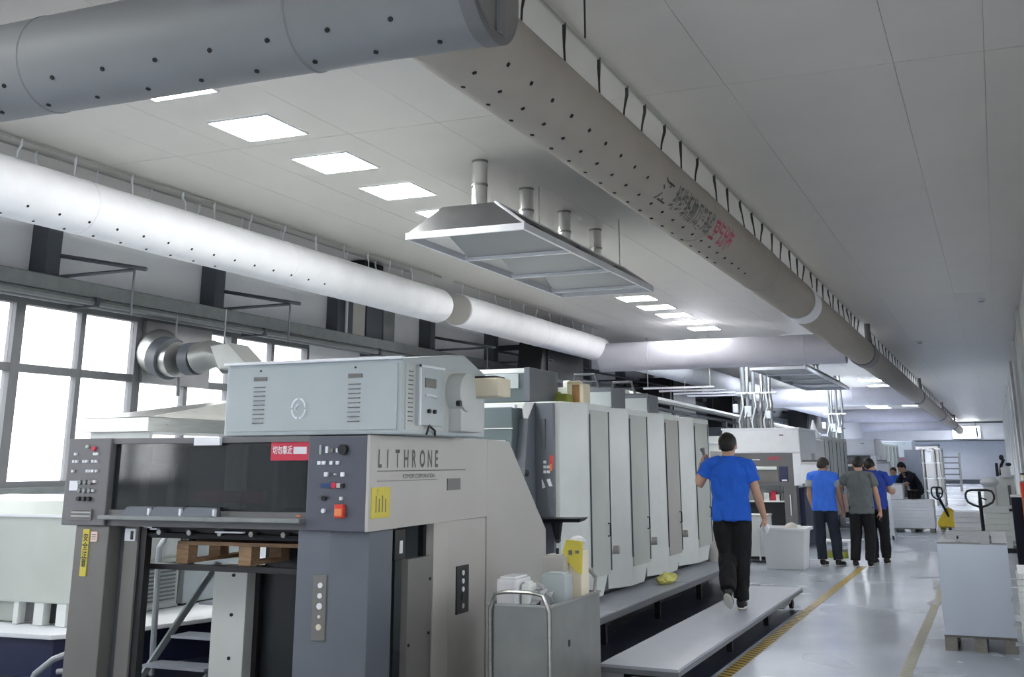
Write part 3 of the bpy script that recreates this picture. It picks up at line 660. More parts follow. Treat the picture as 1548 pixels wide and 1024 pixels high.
lg.build('round_emblem', M_bright, hd); lg = MB().tube([(-4.15, 6.184, 1.97), (-4.18, 6.184, 1.94), (-4.15, 6.184, 1.91), (-4.12, 6.184, 1.94), (-4.15, 6.184, 1.97)], .006, 6); lg.build('round_emblem', M_bright, hd)
for i in range(12): box('louvre', M_mdark, hd, -3.396, -3.388, 6.27, 6.325, 1.85 + i * .028, 1.857 + i * .028)
ep = box('electric_panel', M_hood, hd, -3.395, -3.37, 6.37, 6.72, 1.83, 2.21, .003)
mb = MB().box(-3.37, -3.36, 6.37, 6.385, 1.83, 2.21).box(-3.37, -3.36, 6.37, 6.72, 2.195, 2.21); mb.build('panel_edge', M_white, ep)
box('rating_plate', M_mpost, ep, -3.37, -3.364, 6.45, 6.6, 2.07, 2.13)
for y, z in ((6.5, 1.92), (6.58, 1.92)): MB().tube([(-3.37, y, z), (-3.352, y, z)], .014, 10).build('push_button', M_black, ep, 0, True)
MB().tube([(-3.37, 6.46, 2.02), (-3.355, 6.5, 2.02), (-3.355, 6.58, 2.015), (-3.37, 6.62, 2.01)], .008, 6).build('handle', M_white, ep, 0, True)
mo = MB().tube([(-3.42, 6.92, 2.06), (-3.28, 6.92, 2.06)], .13, 20).build('fan_housing', M_hoods, hd, .01, True)
box('fan_outlet', M_hoods, hd, -3.42, -3.3, 6.85, 7.2, 1.8, 2.03, .01)
MB().tube([(-3.29, 6.76, 1.98), (-3.26, 6.76, 1.98)], .02, 10).build('fan_knob', M_black, hd, 0, True)
bx = MB().box(-3.42, -3.2, 7.24, 7.46, 2.05, 2.18).build('motor_box', M_cream, hd, .008)
box('motor_box_lid', M_black, hd, -3.4, -3.24, 7.26, 7.44, 2.18, 2.195)
MB().tube([(-3.38, 6.5, 1.772), (-3.37, 6.52, 1.83), (-3.37, 6.6, 1.8), (-3.4, 6.66, 1.772)], .008, 6).build('cable', M_black, hd, 0, True)
box('small_white_card', M_white, dl, -4.95, -4.74, 6.165, 6.19, 1.715, 1.765)
# thin stainless plate and extraction hood behind at left
eh = thing('steel_exhaust_hood', 'sloped stainless steel hood behind the front delivery unit at left', 'exhaust hood', (-6.7, 8.4, 1.84))
box('rim', M_stl, eh, -7.05, -6.33, 7.3, 9.6, 1.85, 1.965, .004)
mb = MB(); va = [mb.b.verts.new(p) for p in ((-7.05, 7.3, 1.967), (-6.33, 7.3, 1.967), (-6.33, 9.6, 1.967), (-7.05, 9.6, 1.967))]; vb = [mb.b.verts.new(p) for p in ((-6.75, 9.0, 2.2), (-6.6, 9.0, 2.2), (-6.6, 9.35, 2.2), (-6.75, 9.35, 2.2))]
for i in range(4): mb.b.faces.new((va[i], va[(i + 1) % 4], vb[(i + 1) % 4], vb[i]))
mb.b.faces.new(vb); mb.b.faces.new(va[::-1]); mb.build('sloped_top', M_stl, eh)
box('hood_leg', M_mlight, eh, -6.84, -6.76, 7.7, 7.8, .33, 1.85); box('hood_leg', M_mlight, eh, -6.45, -6.36, 9.4, 9.5, .33, 1.85)
box('lower_plate', M_mlight, eh, -6.98, -6.36, 7.36, 7.4, 1.72, 1.85)

# ------------------------------------------------------------------ link section between delivery and first tower
lk = thing('press_link_section', 'teal-grey sloping cover between the delivery unit and the first print tower', 'printing press', (-5, 9.9, 0))
MB().prism([(9.16, 0), (10.1, 0), (10.1, 1.98), (9.95, 2.1), (9.7, 2.1), (9.7, 1.1), (9.16, 1.0)], 'x', -6.0, -4.15).build('cover', M_mteal, lk, .01)
box('top_strip', M_bright, lk, -6.0, -4.13, 9.72, 9.78, 2.09, 2.125)
box('cover_seam', M_mlight, lk, -6.0, -4.14, 9.69, 9.7, 1.9, 1.91)
MB().prism([(9.6, .0), (10.1, 0), (10.1, 2.155), (10.02, 2.155), (9.86, 2.0), (9.66, .9)], 'x', -4.15, -4.05).build('side_filler', M_mslate, lk, .006)
MB().tube([(-4.05, 9.8, 1.5), (-4.03, 9.8, 1.5)], .03, 10).build('lock_knob', M_black, lk, 0, True)
dk = box('entry_panel', M_mslate, lk, -4.05, -3.87, 10.04, 10.1, .3, 2.15, .005)
box('grab_recess', M_steel_dk, dk, -3.985, -3.945, 10.025, 10.041, 1.72, 2.0, .004)
box('red_tag', M_redc, dk, -3.9, -3.872, 10.02, 10.042, 1.54, 1.66); box('orange_tag', M_orange, dk, -3.9, -3.876, 10.015, 10.03, 1.52, 1.58)
for x, z in ((-3.955, 1.555), (-3.92, 1.555), (-3.955, 1.51), (-3.92, 1.51), (-3.955, 1.6)): box('sticker', M_white, dk, x - .013, x + .013, 10.03, 10.041, z - .013, z + .013)
MB().hexa([(-3.98, 10.025, 1.36), (-3.95, 10.025, 1.37), (-3.95, 10.04, 1.37), (-3.98, 10.04, 1.36)], [(-3.985, 10.025, 1.44), (-3.982, 10.025, 1.44), (-3.982, 10.04, 1.44), (-3.985, 10.04, 1.44)]).build('sticker', M_white, dk)
MB().hexa([(-3.91, 10.025, 1.38), (-3.88, 10.025, 1.38), (-3.88, 10.04, 1.38), (-3.91, 10.04, 1.38)], [(-3.935, 10.025, 1.44), (-3.905, 10.025, 1.45), (-3.905, 10.04, 1.45), (-3.935, 10.04, 1.44)]).build('sticker', M_white, dk)
cs = thing('console_stand', 'small black tilted console on a bracket beside the first print tower', 'console', (-3.72, 9.9, 1.0))
MB().hexa([(-4.04, 9.88, 1.06), (-3.55, 9.84, 1.07), (-3.55, 10.0, 1.08), (-4.04, 10.02, 1.07)], [(-4.06, 9.84, 1.09), (-3.52, 9.8, 1.105), (-3.52, 10.02, 1.11), (-4.06, 10.03, 1.1)]).build('console_top', M_black, cs, .006)
MB().tube([(-3.8, 9.93, 1.07), (-3.8, 9.95, .93), (-3.84, 10.06, .9)], .035, 8, rr=[.06, .03, .03]).build('bracket', M_black, cs)

# ------------------------------------------------------------------ print towers
def tower(y0, y1, label, ch=.42, xr=-3.7, lbody=None):
    t = thing('print_tower', label, 'printing press', (xr - 1.25, (y0 + y1) / 2, 0), 'print towers of the front press')
    z0, z1 = .33, 2.165
    mb = MB().prism([(-6.2 + xr + 3.7, y0), (xr - .19, y0), (xr - .14, y0 + .02), (xr - .03, y0 + ch * .75), (xr, y0 + ch), (xr, y1), (-6.2 + xr + 3.7, y1)], 'z', z0, z1)
    mb.cut((xr, y1 - .1, z0 + .30), Vector((0, .62, -.5)).normalized())
    mb.build('cover', M_mlight, t, .012)
    d = MB().box(xr - .005, xr + .01, y0 + ch + .06, y1 - .12, .52, 2.1).build('side_door', lbody or M_mgreen, t, .006)
    box('door_groove', M_steel_dk, t, xr + .002, xr + .013, y0 + ch + .035, y0 + ch + .052, .62, 2.06)
    box('door_groove', M_steel_dk, t, xr + .002, xr + .013, y1 - .11, y1 - .09, .55, 2.1)
    MB().tube([(xr + .01, y1 - .19, 1.0), (xr + .035, y1 - .19, 1.0), (xr + .035, y1 - .19, .88), (xr + .01, y1 - .19, .88)], .009, 6).build('door_handle', M_black, d, 0, True)
    MB().tube([(xr - .06, y0 + ch * .72, 1.98), (xr - .045, y0 + ch * .7, 1.98)], .012, 8).build('cover_screw', M_black, t)
    box('recess_column', M_steel_dk, t, -6.1 + xr + 3.7, xr - .12, y1 + .001, y1 + .17, .33, 2.1)
    MB().tube([(xr - .12, y1 + .08, .72), (xr + .03, y1 + .1, .73)], .042, 12).build('side_pipe', M_mgrey, t, 0, True)
    box('plinth', M_black, t, -6.0 + xr + 3.7, xr - .16, y0 + .01, y1 + .05, 0, .33)
    return t
t1 = tower(10.12, 11.28, 'first print tower of the front press, next to the blue-grey entry panel', .43)
t2 = tower(11.46, 12.68, 'second print tower of the front press')
t3 = tower(12.83, 14.08, 'third print tower of the front press, pinkish grey door', .5, lbody=M_mgrey)
t4 = tower(14.23, 15.66, 'fourth print tower, the last before the walking man', .55)
# things on top of the press
ub = thing('upper_machine_box', 'grey overhead machine box with a white label panel above the teal cover', 'machine box', (-4.6, 10.3, 2.1))
MB().prism([(10.14, 2.17), (10.9, 2.17), (10.9, 2.5), (10.2, 2.5), (10.14, 2.45)], 'x', -5.6, -4.2).build('box_body', M_mteal, ub, .01)
box('white_label_panel', M_hood, ub, -4.62, -4.26, 10.12, 10.14, 2.3, 2.44, .004)
box('end_cheek', M_mslate, ub, -4.2, -4.14, 10.12, 10.9, 2.17, 2.5, .006)
for n_, l_, x0, x1, y0, y1, z1, m_ in (('carton', 'open brown and cream carton on top of the first print tower', -4.08, -3.9, 11.0, 11.22, 2.39, M_cream), ('paper_box', 'small white box on top of the first print tower', -4.32, -4.2, 10.95, 11.1, 2.27, M_white),
                                    ('yellow_green_bag', 'yellow-green bag of rags between the cartons on the first tower', -4.2, -4.0, 10.8, 10.98, 2.28, M_green), ('storage_tin', 'low grey box at the back on top of the first print tower', -4.45, -4.1, 11.25, 11.33, 2.37, M_mgreen)):
    c_ = thing(n_, l_, 'box' if 'bag' not in n_ else 'bag', ((x0 + x1) / 2, (y0 + y1) / 2, 2.166))
    MB().box(x0, x1, y0, y1, 2.167, z1).build('body', m_, c_, .004 if 'bag' not in n_ else .03)
    if n_ == 'carton':
        box('brown_side', M_card, c_, x0 + .06, x1 - .04, y0 - .006, y0, 2.2, z1 - .01)
        MB().hexa([(x0, y0, z1), (x1, y0, z1), (x1, y0 + .01, z1), (x0, y0 + .01, z1)], [(x0 + .03, y0 - .06, z1 + .02), (x1 - .02, y0 - .06, z1 + .02), (x1 - .02, y0 - .05, z1 + .025), (x0 + .03, y0 - .05, z1 + .025)]).build('flap', M_cream, c_)
    elif 'bag' in n_:
        MB().ell((x0 + .05, (y0 + y1) / 2, z1), (.05, .05, .03)).build('tied_top', M_green, c_, 0, True)
    else: box('lid', m_, c_, x0 - .004, x1 + .004, y0 - .004, y1 + .004, z1 - .02, z1 + .004)
for i, (y, l_) in enumerate(((12.0, 'dark framed white ink cabinet on top of the second print tower'), (13.4, 'dark framed white ink cabinet on top of the third print tower'))):
    c_ = thing('ink_cabinet', l_, 'cabinet', (-4.4, y + .2, 2.166), 'ink cabinets on the towers')
    box('white_front', M_hood, c_, -4.36, -3.92, y - .012, y, 2.19, 2.36 , .004)
    box('body', M_mslate, c_, -4.42, -3.9, y, y + .45, 2.167, 2.4, .008)
    box('side_plate', M_mlight, c_, -4.5, -4.42, y, y + .4, 2.167, 2.5, .008)
    MB().tube([(-4.36, y + .02, 2.4), (-4.36, y + .02, 2.56), (-4.12, y + .02, 2.56), (-4.07, y + .02, 2.4)], .018, 6).build('guard_frame', M_steel_dk, c_)
    MB().tube([(-4.36, y + .02, 2.48), (-4.1, y + .02, 2.48)], .012, 6).build('guard_rail', M_steel_dk, c_)
    MB().tube([(-4.42, y + .03, 2.405), (-3.92, y + .03, 2.405)], .018, 6).build('front_rail', M_steel_dk, c_)

# ------------------------------------------------------------------ footboards and floor painted dark for shade
struct(box('trim_20', M_floor_shade, None, -7.6, -2.2, 5.2, 13.2, 0.0, .004))  # shade and machine reflection put into the floor colour
struct(box('trim_23', M_floor_shade, None, -7.0, -3.1, 13.2, 15.7, 0.0, .004))
fb = thing('press_footboard', 'long grey footboard running along the foot of the print towers', 'footboard', (-3.6, 12.5, 0))
for y in (8.2, 10.3, 12.9): MB().box(-3.86, -3.36, y + .004, y + (2.08 if y < 9 else 2.58 if y < 12 else 2.7), .262, .285).build('tread_plate', M_platf, fb, .003)
box('edge_profile', M_platf2, fb, -3.37, -3.34, 8.2, 15.6, .225, .278)
for y in (8.4, 10.2, 12, 13.8, 15.4): box('support_leg', M_black, fb, -3.5, -3.44, y, y + .05, 0, .262)
box('kick_plate', M_black, fb, -3.8, -3.78, 8.2, 15.6, 0.005, .262)
MB().tube([(-3.4, 15.0, .0), (-3.4, 15.0, .262)], .015, 6).build('white_leg', M_white, fb)
wbd = thing('walking_platform', 'long low grey walking platform the man in blue steps along', 'platform', (-2.5, 10.9, 0))
MB().prism([(-2.79, 8.12), (-2.2, 8.08), (-2.22, 13.66), (-2.80, 13.6)], 'z', .178, .2).build('deck', M_platf, wbd, .003)
MB().prism([(-2.225, 8.1), (-2.195, 8.08), (-2.215, 13.66), (-2.245, 13.66)], 'z', .15, .179).build('edge_profile', M_platf2, wbd)
MB().prism([(-2.79, 8.12), (-2.2, 8.08), (-2.2, 8.11), (-2.79, 8.15)], 'z', .145, .179).build('edge_profile', M_platf2, wbd)
for x in (-2.7, -2.34):
    for y in (8.4, 10.2, 11.9): box('leg', M_black, wbd, x, x + .05, y, y + .05, 0, .18)
box('cross_beam', M_black, wbd, -2.7, -2.3, 8.4, 8.45, .08, .12); box('cross_beam', M_black, wbd, -2.7, -2.3, 10.2, 10.25, .08, .12)
for x in (-2.7, -2.3):
    MB().tube([(x, 13.35, .178), (x, 13.35, .1)], .02, 8).build('caster_stem', M_pol, wbd, 0, True)
    MB().tube([(x - .03, 13.35, .1), (x + .03, 13.35, .1)], .03, 8).build('caster_fork', M_pol, wbd, 0, True)
    MB().tube([(x - .02, 13.35, .052), (x + .02, 13.35, .052)], .048, 16).build('caster_wheel', M_black, wbd, 0, True)
MB().tube([(-2.24, 12.0, .16), (-2.22, 12.4, .12), (-2.2, 12.7, .15), (-2.24, 12.9, .16)], .012, 6).build('drag_handle', M_mdark, wbd, 0, True)
yc = thing('yellow_cloth', 'crumpled yellow cloth lying on the footboard beside the second tower', 'cloth', (-3.55, 12.7, .286))
mb = MB()
bmesh.ops.create_icosphere(mb.b, subdivisions=3, radius=1)
for v in mb.b.verts:
    nse = noise.noise(v.co * 2.2) * .45
    v.co = Vector((-3.55 + v.co.x * (.1 + nse * .06), 12.7 + v.co.y * (.22 + nse * .1), .335 + max(-.048, v.co.z * (.06 + nse * .09))))
mb.build('cloth_heap', M_yelcloth, yc, 0, True)

# ------------------------------------------------------------------ floor tapes
struct(box('trim_21', M_tapeL, None, -2.16, -2.06, 5, 19, 0.0005, .003))
struct(box('trim_22', M_tapeR, None, -.87, -.78, 5, 18, 0.0005, .003))

# ------------------------------------------------------------------ steel waste cart
ct = thing('steel_cart', 'open stainless steel bin cart full of waste paper beside the front press', 'cart', (-2.95, 7.45, 0))
x0, x1, y0, y1, zt = -3.16, -2.72, 7.0, 7.95, .7
box('front_wall', M_stl2, ct, x0, x1, y0, y0 + .012, .08, zt, .003)
box('back_wall', M_stl2, ct, x0, x1, y1 - .012, y1, .08, zt, .003)
box('side_wall', M_stl2, ct, x0, x0 + .012, y0 + .012, y1 - .012, .08, zt)
rw = box('side_wall', M_stl2, ct, x1 - .012, x1, y0 + .012, y1 - .012, .08, zt)
box('slot', M_black, rw, x1, x1 + .003, 7.3, 7.33, .43, .47)
box('floor_plate', M_stl2, ct, x0 + .012, x1 - .012, y0 + .012, y1 - .012, .08, .095)
mb = MB()
for q in ((x0 - .008, x1 + .008, y0 - .008, y0 + .014), (x0 - .008, x1 + .008, y1 - .014, y1 + .008), (x0 - .008, x0 + .014, y0 + .014, y1 - .014), (x1 - .014, x1 + .008, y0 + .014, y1 - .014)): mb.box(*q, zt, zt + .014)
mb.build('top_rim', M_stl, ct)
MB().tube([(x0 + .02, 6.985, .1), (x0 + .02, 6.975, .68), (x0 + .06, 6.97, .775), (x0 + .14, 6.97, .79), (x1 - .14, 6.97, .79), (x1 - .05, 6.97, .775), (x1 - .01, 6.975, .68), (x1 - .01, 6.985, .1)], .013, 8).build('push_handle', M_stl, ct, 0, True)
MB().tube([(x1 - .02, 7.9, .71), (x1 - .02, 7.93, .8), (x1 - .08, 7.95, .85), (x1 - .3, 7.95, .85), (x0 + .03, 7.94, .7)], .013, 8).build('push_handle', M_stl, ct, 0, True)
for x in (x0 + .06, x1 - .06):
    for y in (y0 + .08, y1 - .08): MB().tube([(x - .015, y, .04), (x + .015, y, .04)], .04, 12).build('caster', M_black, ct, 0, True)
def sheet(name, label, cat, pts, m, th=.004, group=None):
    mb = MB(); vs = [mb.b.verts.new(p) for p in pts]; mb.b.faces.new(vs)
    bmesh.ops.solidify(mb.b, geom=mb.b.faces[:], thickness=th)
    return tag(mb.build(name, m, None), label, cat, group)
cc = [('white_carton', 'white carton standing upright at the left in the steel cart', -3.13, -2.98, 7.05, 7.3, .35, .86, M_paper, .02), ('grey_canister', 'pale grey canister in the steel cart behind the handle', -2.965, -2.90, 7.08, 7.2, .4, .83, M_mlight, .015),
      ('tall_grey_box', 'tall grey box standing in the steel cart, next to the yellow bag', -3.02, -2.86, 7.6, 7.78, .1, .96, M_mgrey, .006), ('blue_grey_box', 'blue-grey box low in the middle of the steel cart', -2.95, -2.78, 7.4, 7.56, .3, .86, M_hood, .006)]
for n_, l_, a, b_, c_, d_, e, f_, m_, bv in cc:
    t = thing(n_, l_, 'box' if 'canister' not in n_ else 'canister', ((a + b_) / 2, (c_ + d_) / 2, .1))
    box('body', m_, t, a, b_, c_, d_, .097 if e > .2 else .097, f_, bv); box('lid', m_, t, a + .02, b_ - .02, c_ + .02, d_ - .02, f_, f_ + .012, .004)
MB().tube([(-2.94, 7.69, .972), (-2.94, 7.69, 1.01)], .012, 8).build('knob', M_black, bpy.data.objects['tall_grey_box'], 0, True)
for i, (cx_, cy_, cz_) in enumerate(((-2.88, 7.12, .75), (-2.84, 7.2, .72), (-2.82, 7.12, .77), (-2.86, 7.3, .78), (-3.02, 7.36, .74))):
    a = i * 1.3; pts = [(cx_ + .09 * math.cos(a), cy_ + .09 * math.sin(a), cz_ + .05), (cx_ - .06, cy_ + .07, cz_ + .02), (cx_ - .09 * math.cos(a), cy_ - .05, cz_ - .08), (cx_ + .05, cy_ - .07, cz_ - .03)]
    sheet('waste_sheet', 'crumpled white waste sheet in the steel cart, ' + ('in the front middle', 'beside the push handle', 'in the front right corner', 'farther back on the right', 'at the back left')[i], 'paper', pts, M_paper, .004, 'waste sheets in the steel cart')
yb = thing('wrapped_paper_roll', 'tall pale roll with a yellow printed bag over its top, in the steel cart', 'paper roll', (-2.82, 7.78, .1))
MB().prism([(-2.86, 7.7), (-2.765, 7.7), (-2.755, 7.83), (-2.86, 7.85)], 'z', .1, 1.0).build('roll', M_cream, yb, .01)
mb = MB().prism([(-2.9, .99), (-2.87, .93), (-2.80, .86), (-2.758, .84), (-2.75, 1.06), (-2.87, 1.07)], 'y', 7.68, 7.7); mb.build('yellow_bag', M_yel, yb, .003)
box('bag_print', M_inkg, yb, -2.85, -2.825, 7.672, 7.68, .97, 1.0); box('bag_print', M_inkg, yb, -2.80, -2.775, 7.672, 7.68, .98, 1.0)
mb = MB(); bmesh.ops.create_icosphere(mb.b, subdivisions=2, radius=1)
for v in mb.b.verts: v.co = Vector((-2.81 + v.co.x * (.055 + .02 * noise.noise(v.co * 3)), 7.76 + v.co.y * .06, 1.06 + v.co.z * (.035 + .02 * noise.noise(v.co * 4))))
mb.build('crumpled_top', M_paper, yb)

# ------------------------------------------------------------------ machines by the windows at left
pf = thing('machine_platform', 'white-topped low platform with a dark blue base behind the delivery unit', 'platform', (-7.2, 8.8, 0))
MB().prism([(-8.2, 6.95), (-6.86, 7.02), (-6.6, 7.3), (-5.9, 9.9), (-8.2, 9.9)], 'z', .29, .325).build('top', M_white, pf, .006)
MB().prism([(-8.1, 7.03), (-6.9, 7.1), (-6.68, 7.35), (-6.1, 9.8), (-8.1, 9.8)], 'z', 0, .29).build('base', M_navy, pf)
wm = thing('white_machine_cabinet', 'big white machine cabinet with dark lower openings at the left edge, under the window', 'machine', (-7.7, 8.2, .326))
MB().prism([(7.35, .5), (7.35, 1.19), (7.42, 1.30), (8.1, 1.33), (8.1, .33), (7.45, .33), (7.45, .5)], 'x', -8.6, -7.0).build('body', M_mgreen, wm, .015)
box('top_strip', M_white, wm, -8.6, -6.98, 7.33, 7.36, 1.17, 1.19)
for x in (-7.62, -7.4, -7.16): box('foot_block', M_mlight, wm, x, x + .1 if x > -7.5 else x + .05, 7.36, 7.45, .33, .5)
box('opening', M_mdark, wm, -7.58, -7.42, 7.44, 7.45, .34, .49); box('opening', M_black, wm, -7.3, -7.16, 7.44, 7.45, .34, .49)
box('yellow_mark', M_yel, wm, -7.08, -7.03, 7.345, 7.35, 1.14, 1.165)
box('side_cabinet', M_hood, wm, -7.0, -6.9, 7.6, 8.05, .33, 1.2)
MB().tube([(-6.92, 7.5, 1.1), (-6.98, 7.5, .7), (-7.02, 7.45, .5)], .02, 8).build('side_cable', M_mdark, wm, 0, True)
hs = thing('grey_hose', 'light grey hose curling on the floor at the lower left', 'hose', (-6.6, 6.9, 0))
MB().tube([(-6.75, 6.75, .02), (-6.72, 6.76, .1), (-6.6, 6.8, .2), (-6.45, 6.85, .26), (-6.2, 6.9, .28)], .024, 10).build('hose_run', M_hose, hs, 0, True)
MB().tube([(-6.55, 6.8, .12), (-6.35, 6.85, .14), (-6.1, 6.95, .14)], .02, 10).build('hose_run', M_hose, hs, 0, True)
ac = thing('louvred_cabinet', 'white cabinet with a grey louvre panel seen through the delivery unit', 'cabinet', (-7.6, 9.9, .326))
box('body', M_mlight, ac, -8.1, -7.12, 8.15, 8.8, .33, 1.3, .008)
lv = box('louvre_frame', M_mgreen, ac, -7.12, -7.10, 8.3, 8.74, .38, .76)
for i in range(10): box('louvre_slat', M_mslate, lv, -7.105, -7.09, 8.33, 8.71, .40 + i * .034, .415 + i * .034)
box('inset_line', M_mdark, ac, -7.12, -7.11, 8.78, 8.8, .35, 1.28); box('foot', M_steel_dk, ac, -8.05, -7.13, 8.16, 8.79, .326, .345)
bx2 = thing('pale_lilac_cabinet', 'plain pale lilac cabinet right of the louvred cabinet, seen through the delivery unit', 'cabinet', (-7.6, 9.2, .326))
box('body', M_hood, bx2, -8.1, -7.1, 8.84, 9.75, .345, 1.3, .008); box('plinth', M_black, bx2, -8.05, -7.12, 8.85, 9.7, .326, .345)
st = thing('step_ladder', 'light grey steel steps with a handrail post behind the front delivery unit', 'steps', (-6.0, 7.5, 0))
for i, (z, y) in enumerate(((.125, 7.25), (.30, 7.5), (.52, 7.75), (.74, 8.0))): box('step', M_platf, st, -6.16 + i * .05, -5.58, y, y + .22, z - .02, z)
for x in (-6.2, -5.62): MB().prism([(7.22, 0), (7.3, 0), (8.18, .78), (8.1, .8)], 'x', x, x + .02).build('stringer', M_hood, st)
MB().tube([(-6.27, 7.5, 0), (-6.29, 7.5, .95), (-6.29, 7.55, 1.0)], .024, 8).build('rail_post', M_hose, st, 0, True)
MB().tube([(-6.29, 7.54, 1.0), (-6.29, 8.2, 1.45)], .018, 8).build('hand_rail', M_hose, st, 0, True)
MB().tube([(-5.75, 7.55, .35), (-5.6, 7.9, .85)], .015, 8).build('brace', M_hose, st, 0, True)
# the window fan and elbow duct
fn = thing('window_fan_duct', 'stainless round elbow duct and fan panel fitted in the window', 'ventilation duct', (-8.6, 10.6, 2.4))
box('wall_plate', M_can, fn, -9.0, -8.95, 10.16, 11.35, 2.5, 3.2)
MB().tube([(-8.96, 10.4, 2.86), (-8.6, 10.05, 2.79), (-8.3, 9.82, 2.73)], .2, 28, rr=[.27, .235, .21]).build('cone', M_stl2, fn, 0, True)
MB().tube([(-8.38, 9.8, 2.735), (-8.22, 9.76, 2.70)], .225, 28).build('flange_ring', M_steel_dk, fn, 0, True)
MB().tube([(-8.22, 9.76, 2.7), (-8.1, 9.73, 2.69)], .19, 28, cap=True).build('collar', M_stl, fn, 0, True)
MB().tube([(-7.98, 9.75, 2.69), (-7.84, 9.73, 2.69)], .175, 24).build('flange_ring', M_steel_dk, fn, 0, True)
MB().tube([(-7.84, 9.73, 2.69), (-7.65, 9.72, 2.73), (-7.5, 9.72, 2.70), (-7.4, 9.72, 2.6)], .15, 20, rr=[.165, .15, .13, .12]).build('elbow', M_stl2, fn, 0, True)
MB().prism([(-7.55, 2.8), (-7.32, 2.82), (-7.05, 2.58), (-7.1, 2.55), (-7.42, 2.55)], 'y', 9.55, 9.9).build('outlet_hood', M_stl2, fn, .01)
MB().tube([(-8.1, 9.75, 2.5), (-8.08, 9.74, 2.3)], .02, 8).build('damper_rod', M_mdark, fn)
MB().tube([(-8.3, 9.9, 2.9), (-8.3, 9.9, 3.2)], .01, 6).build('hanging_wire', M_mdark, fn)
MB().tube([(-7.5, 9.72, 2.8), (-7.5, 9.72, 3.2)], .01, 6).build('hanging_wire', M_mdark, fn)
# big black units high on the left wall
def black_unit(label, y0, y1, z0=3.28, z1=4.2, xb=-8.6):
    t = thing('black_air_unit', label, 'air unit', (-8.2, (y0 + y1) / 2, z0), 'black units high on the left wall')
    MB().prism([(y0 + .15, z1), (y0, z0 + .05), (y0 + .05, z0), (y1, z0), (y1, z1)], 'x', xb, -7.75).build('case', M_black, t, .02)
    box('front_rib', M_blk2, t, -7.76, -7.72, y0 + .3, y0 + .36, z0, z1); box('wall_arm', M_steel_dk, t, -8.99, xb, y0 + .8, y0 + .9, z1 - .1, z1); box('bottom_tray', M_steel_dk, t, xb, -7.7, y0 + .4, y1 - .1, z0 - .06, z0)
black_unit('big black air unit on the wall behind the second wall duct', 19.5, 21.9, 3.15, 3.85, -8.25)
black_unit('black air unit on the wall above the left side of the white far press', 28.6, 31.4, 2.75, 3.75)
black_unit('tall dark unit on the wall left of the silver pipes', 36.2, 40.5, 2.5, 3.8)
black_unit('distant dark unit right of the silver pipes', 52, 59, 3.0, 3.85)
rr_ = thing('rear_pipe_rail', 'long grey pipe rail running behind and above the press row', 'rail', (-6.4, 33, 0))
MB().tube([(-6.4, 20.5, 2.86), (-6.4, 46, 2.62)], .07, 8).build('pipe', M_stl2, rr_, 0, True); MB().tube([(-6.5, 20.5, 2.7), (-6.5, 46, 2.48)], .04, 8).build('pipe', M_steel_dk, rr_, 0, True)
for y in (24, 29, 34, 39, 44): box('rail_post', M_steel_dk, rr_, -6.5, -6.38, y, y + .12, 0, 2.6)
for k, y in enumerate((30.5, 33, 36.4, 41.5)): box('duct_cabinet', (M_mslate, M_navy, M_mgreen, M_mslate)[k], rr_, -7.6, -6.7, y, y + 1.8, 0, (2.5, 2.3, 2.7, 2.4)[k], .02)
vb = thing('ceiling_opening_box', 'small dark box at the ceiling behind the near wall duct', 'vent', (-7.85, 13.4, 4.1))
MB().box(-8.1, -7.75, 12.95, 13.5, 4.13, 4.29).build('case', M_black, vb, .01); box('bracket', M_steel_dk, vb, -8.2, -8.1, 13.0, 13.4, 4.13, 4.29)

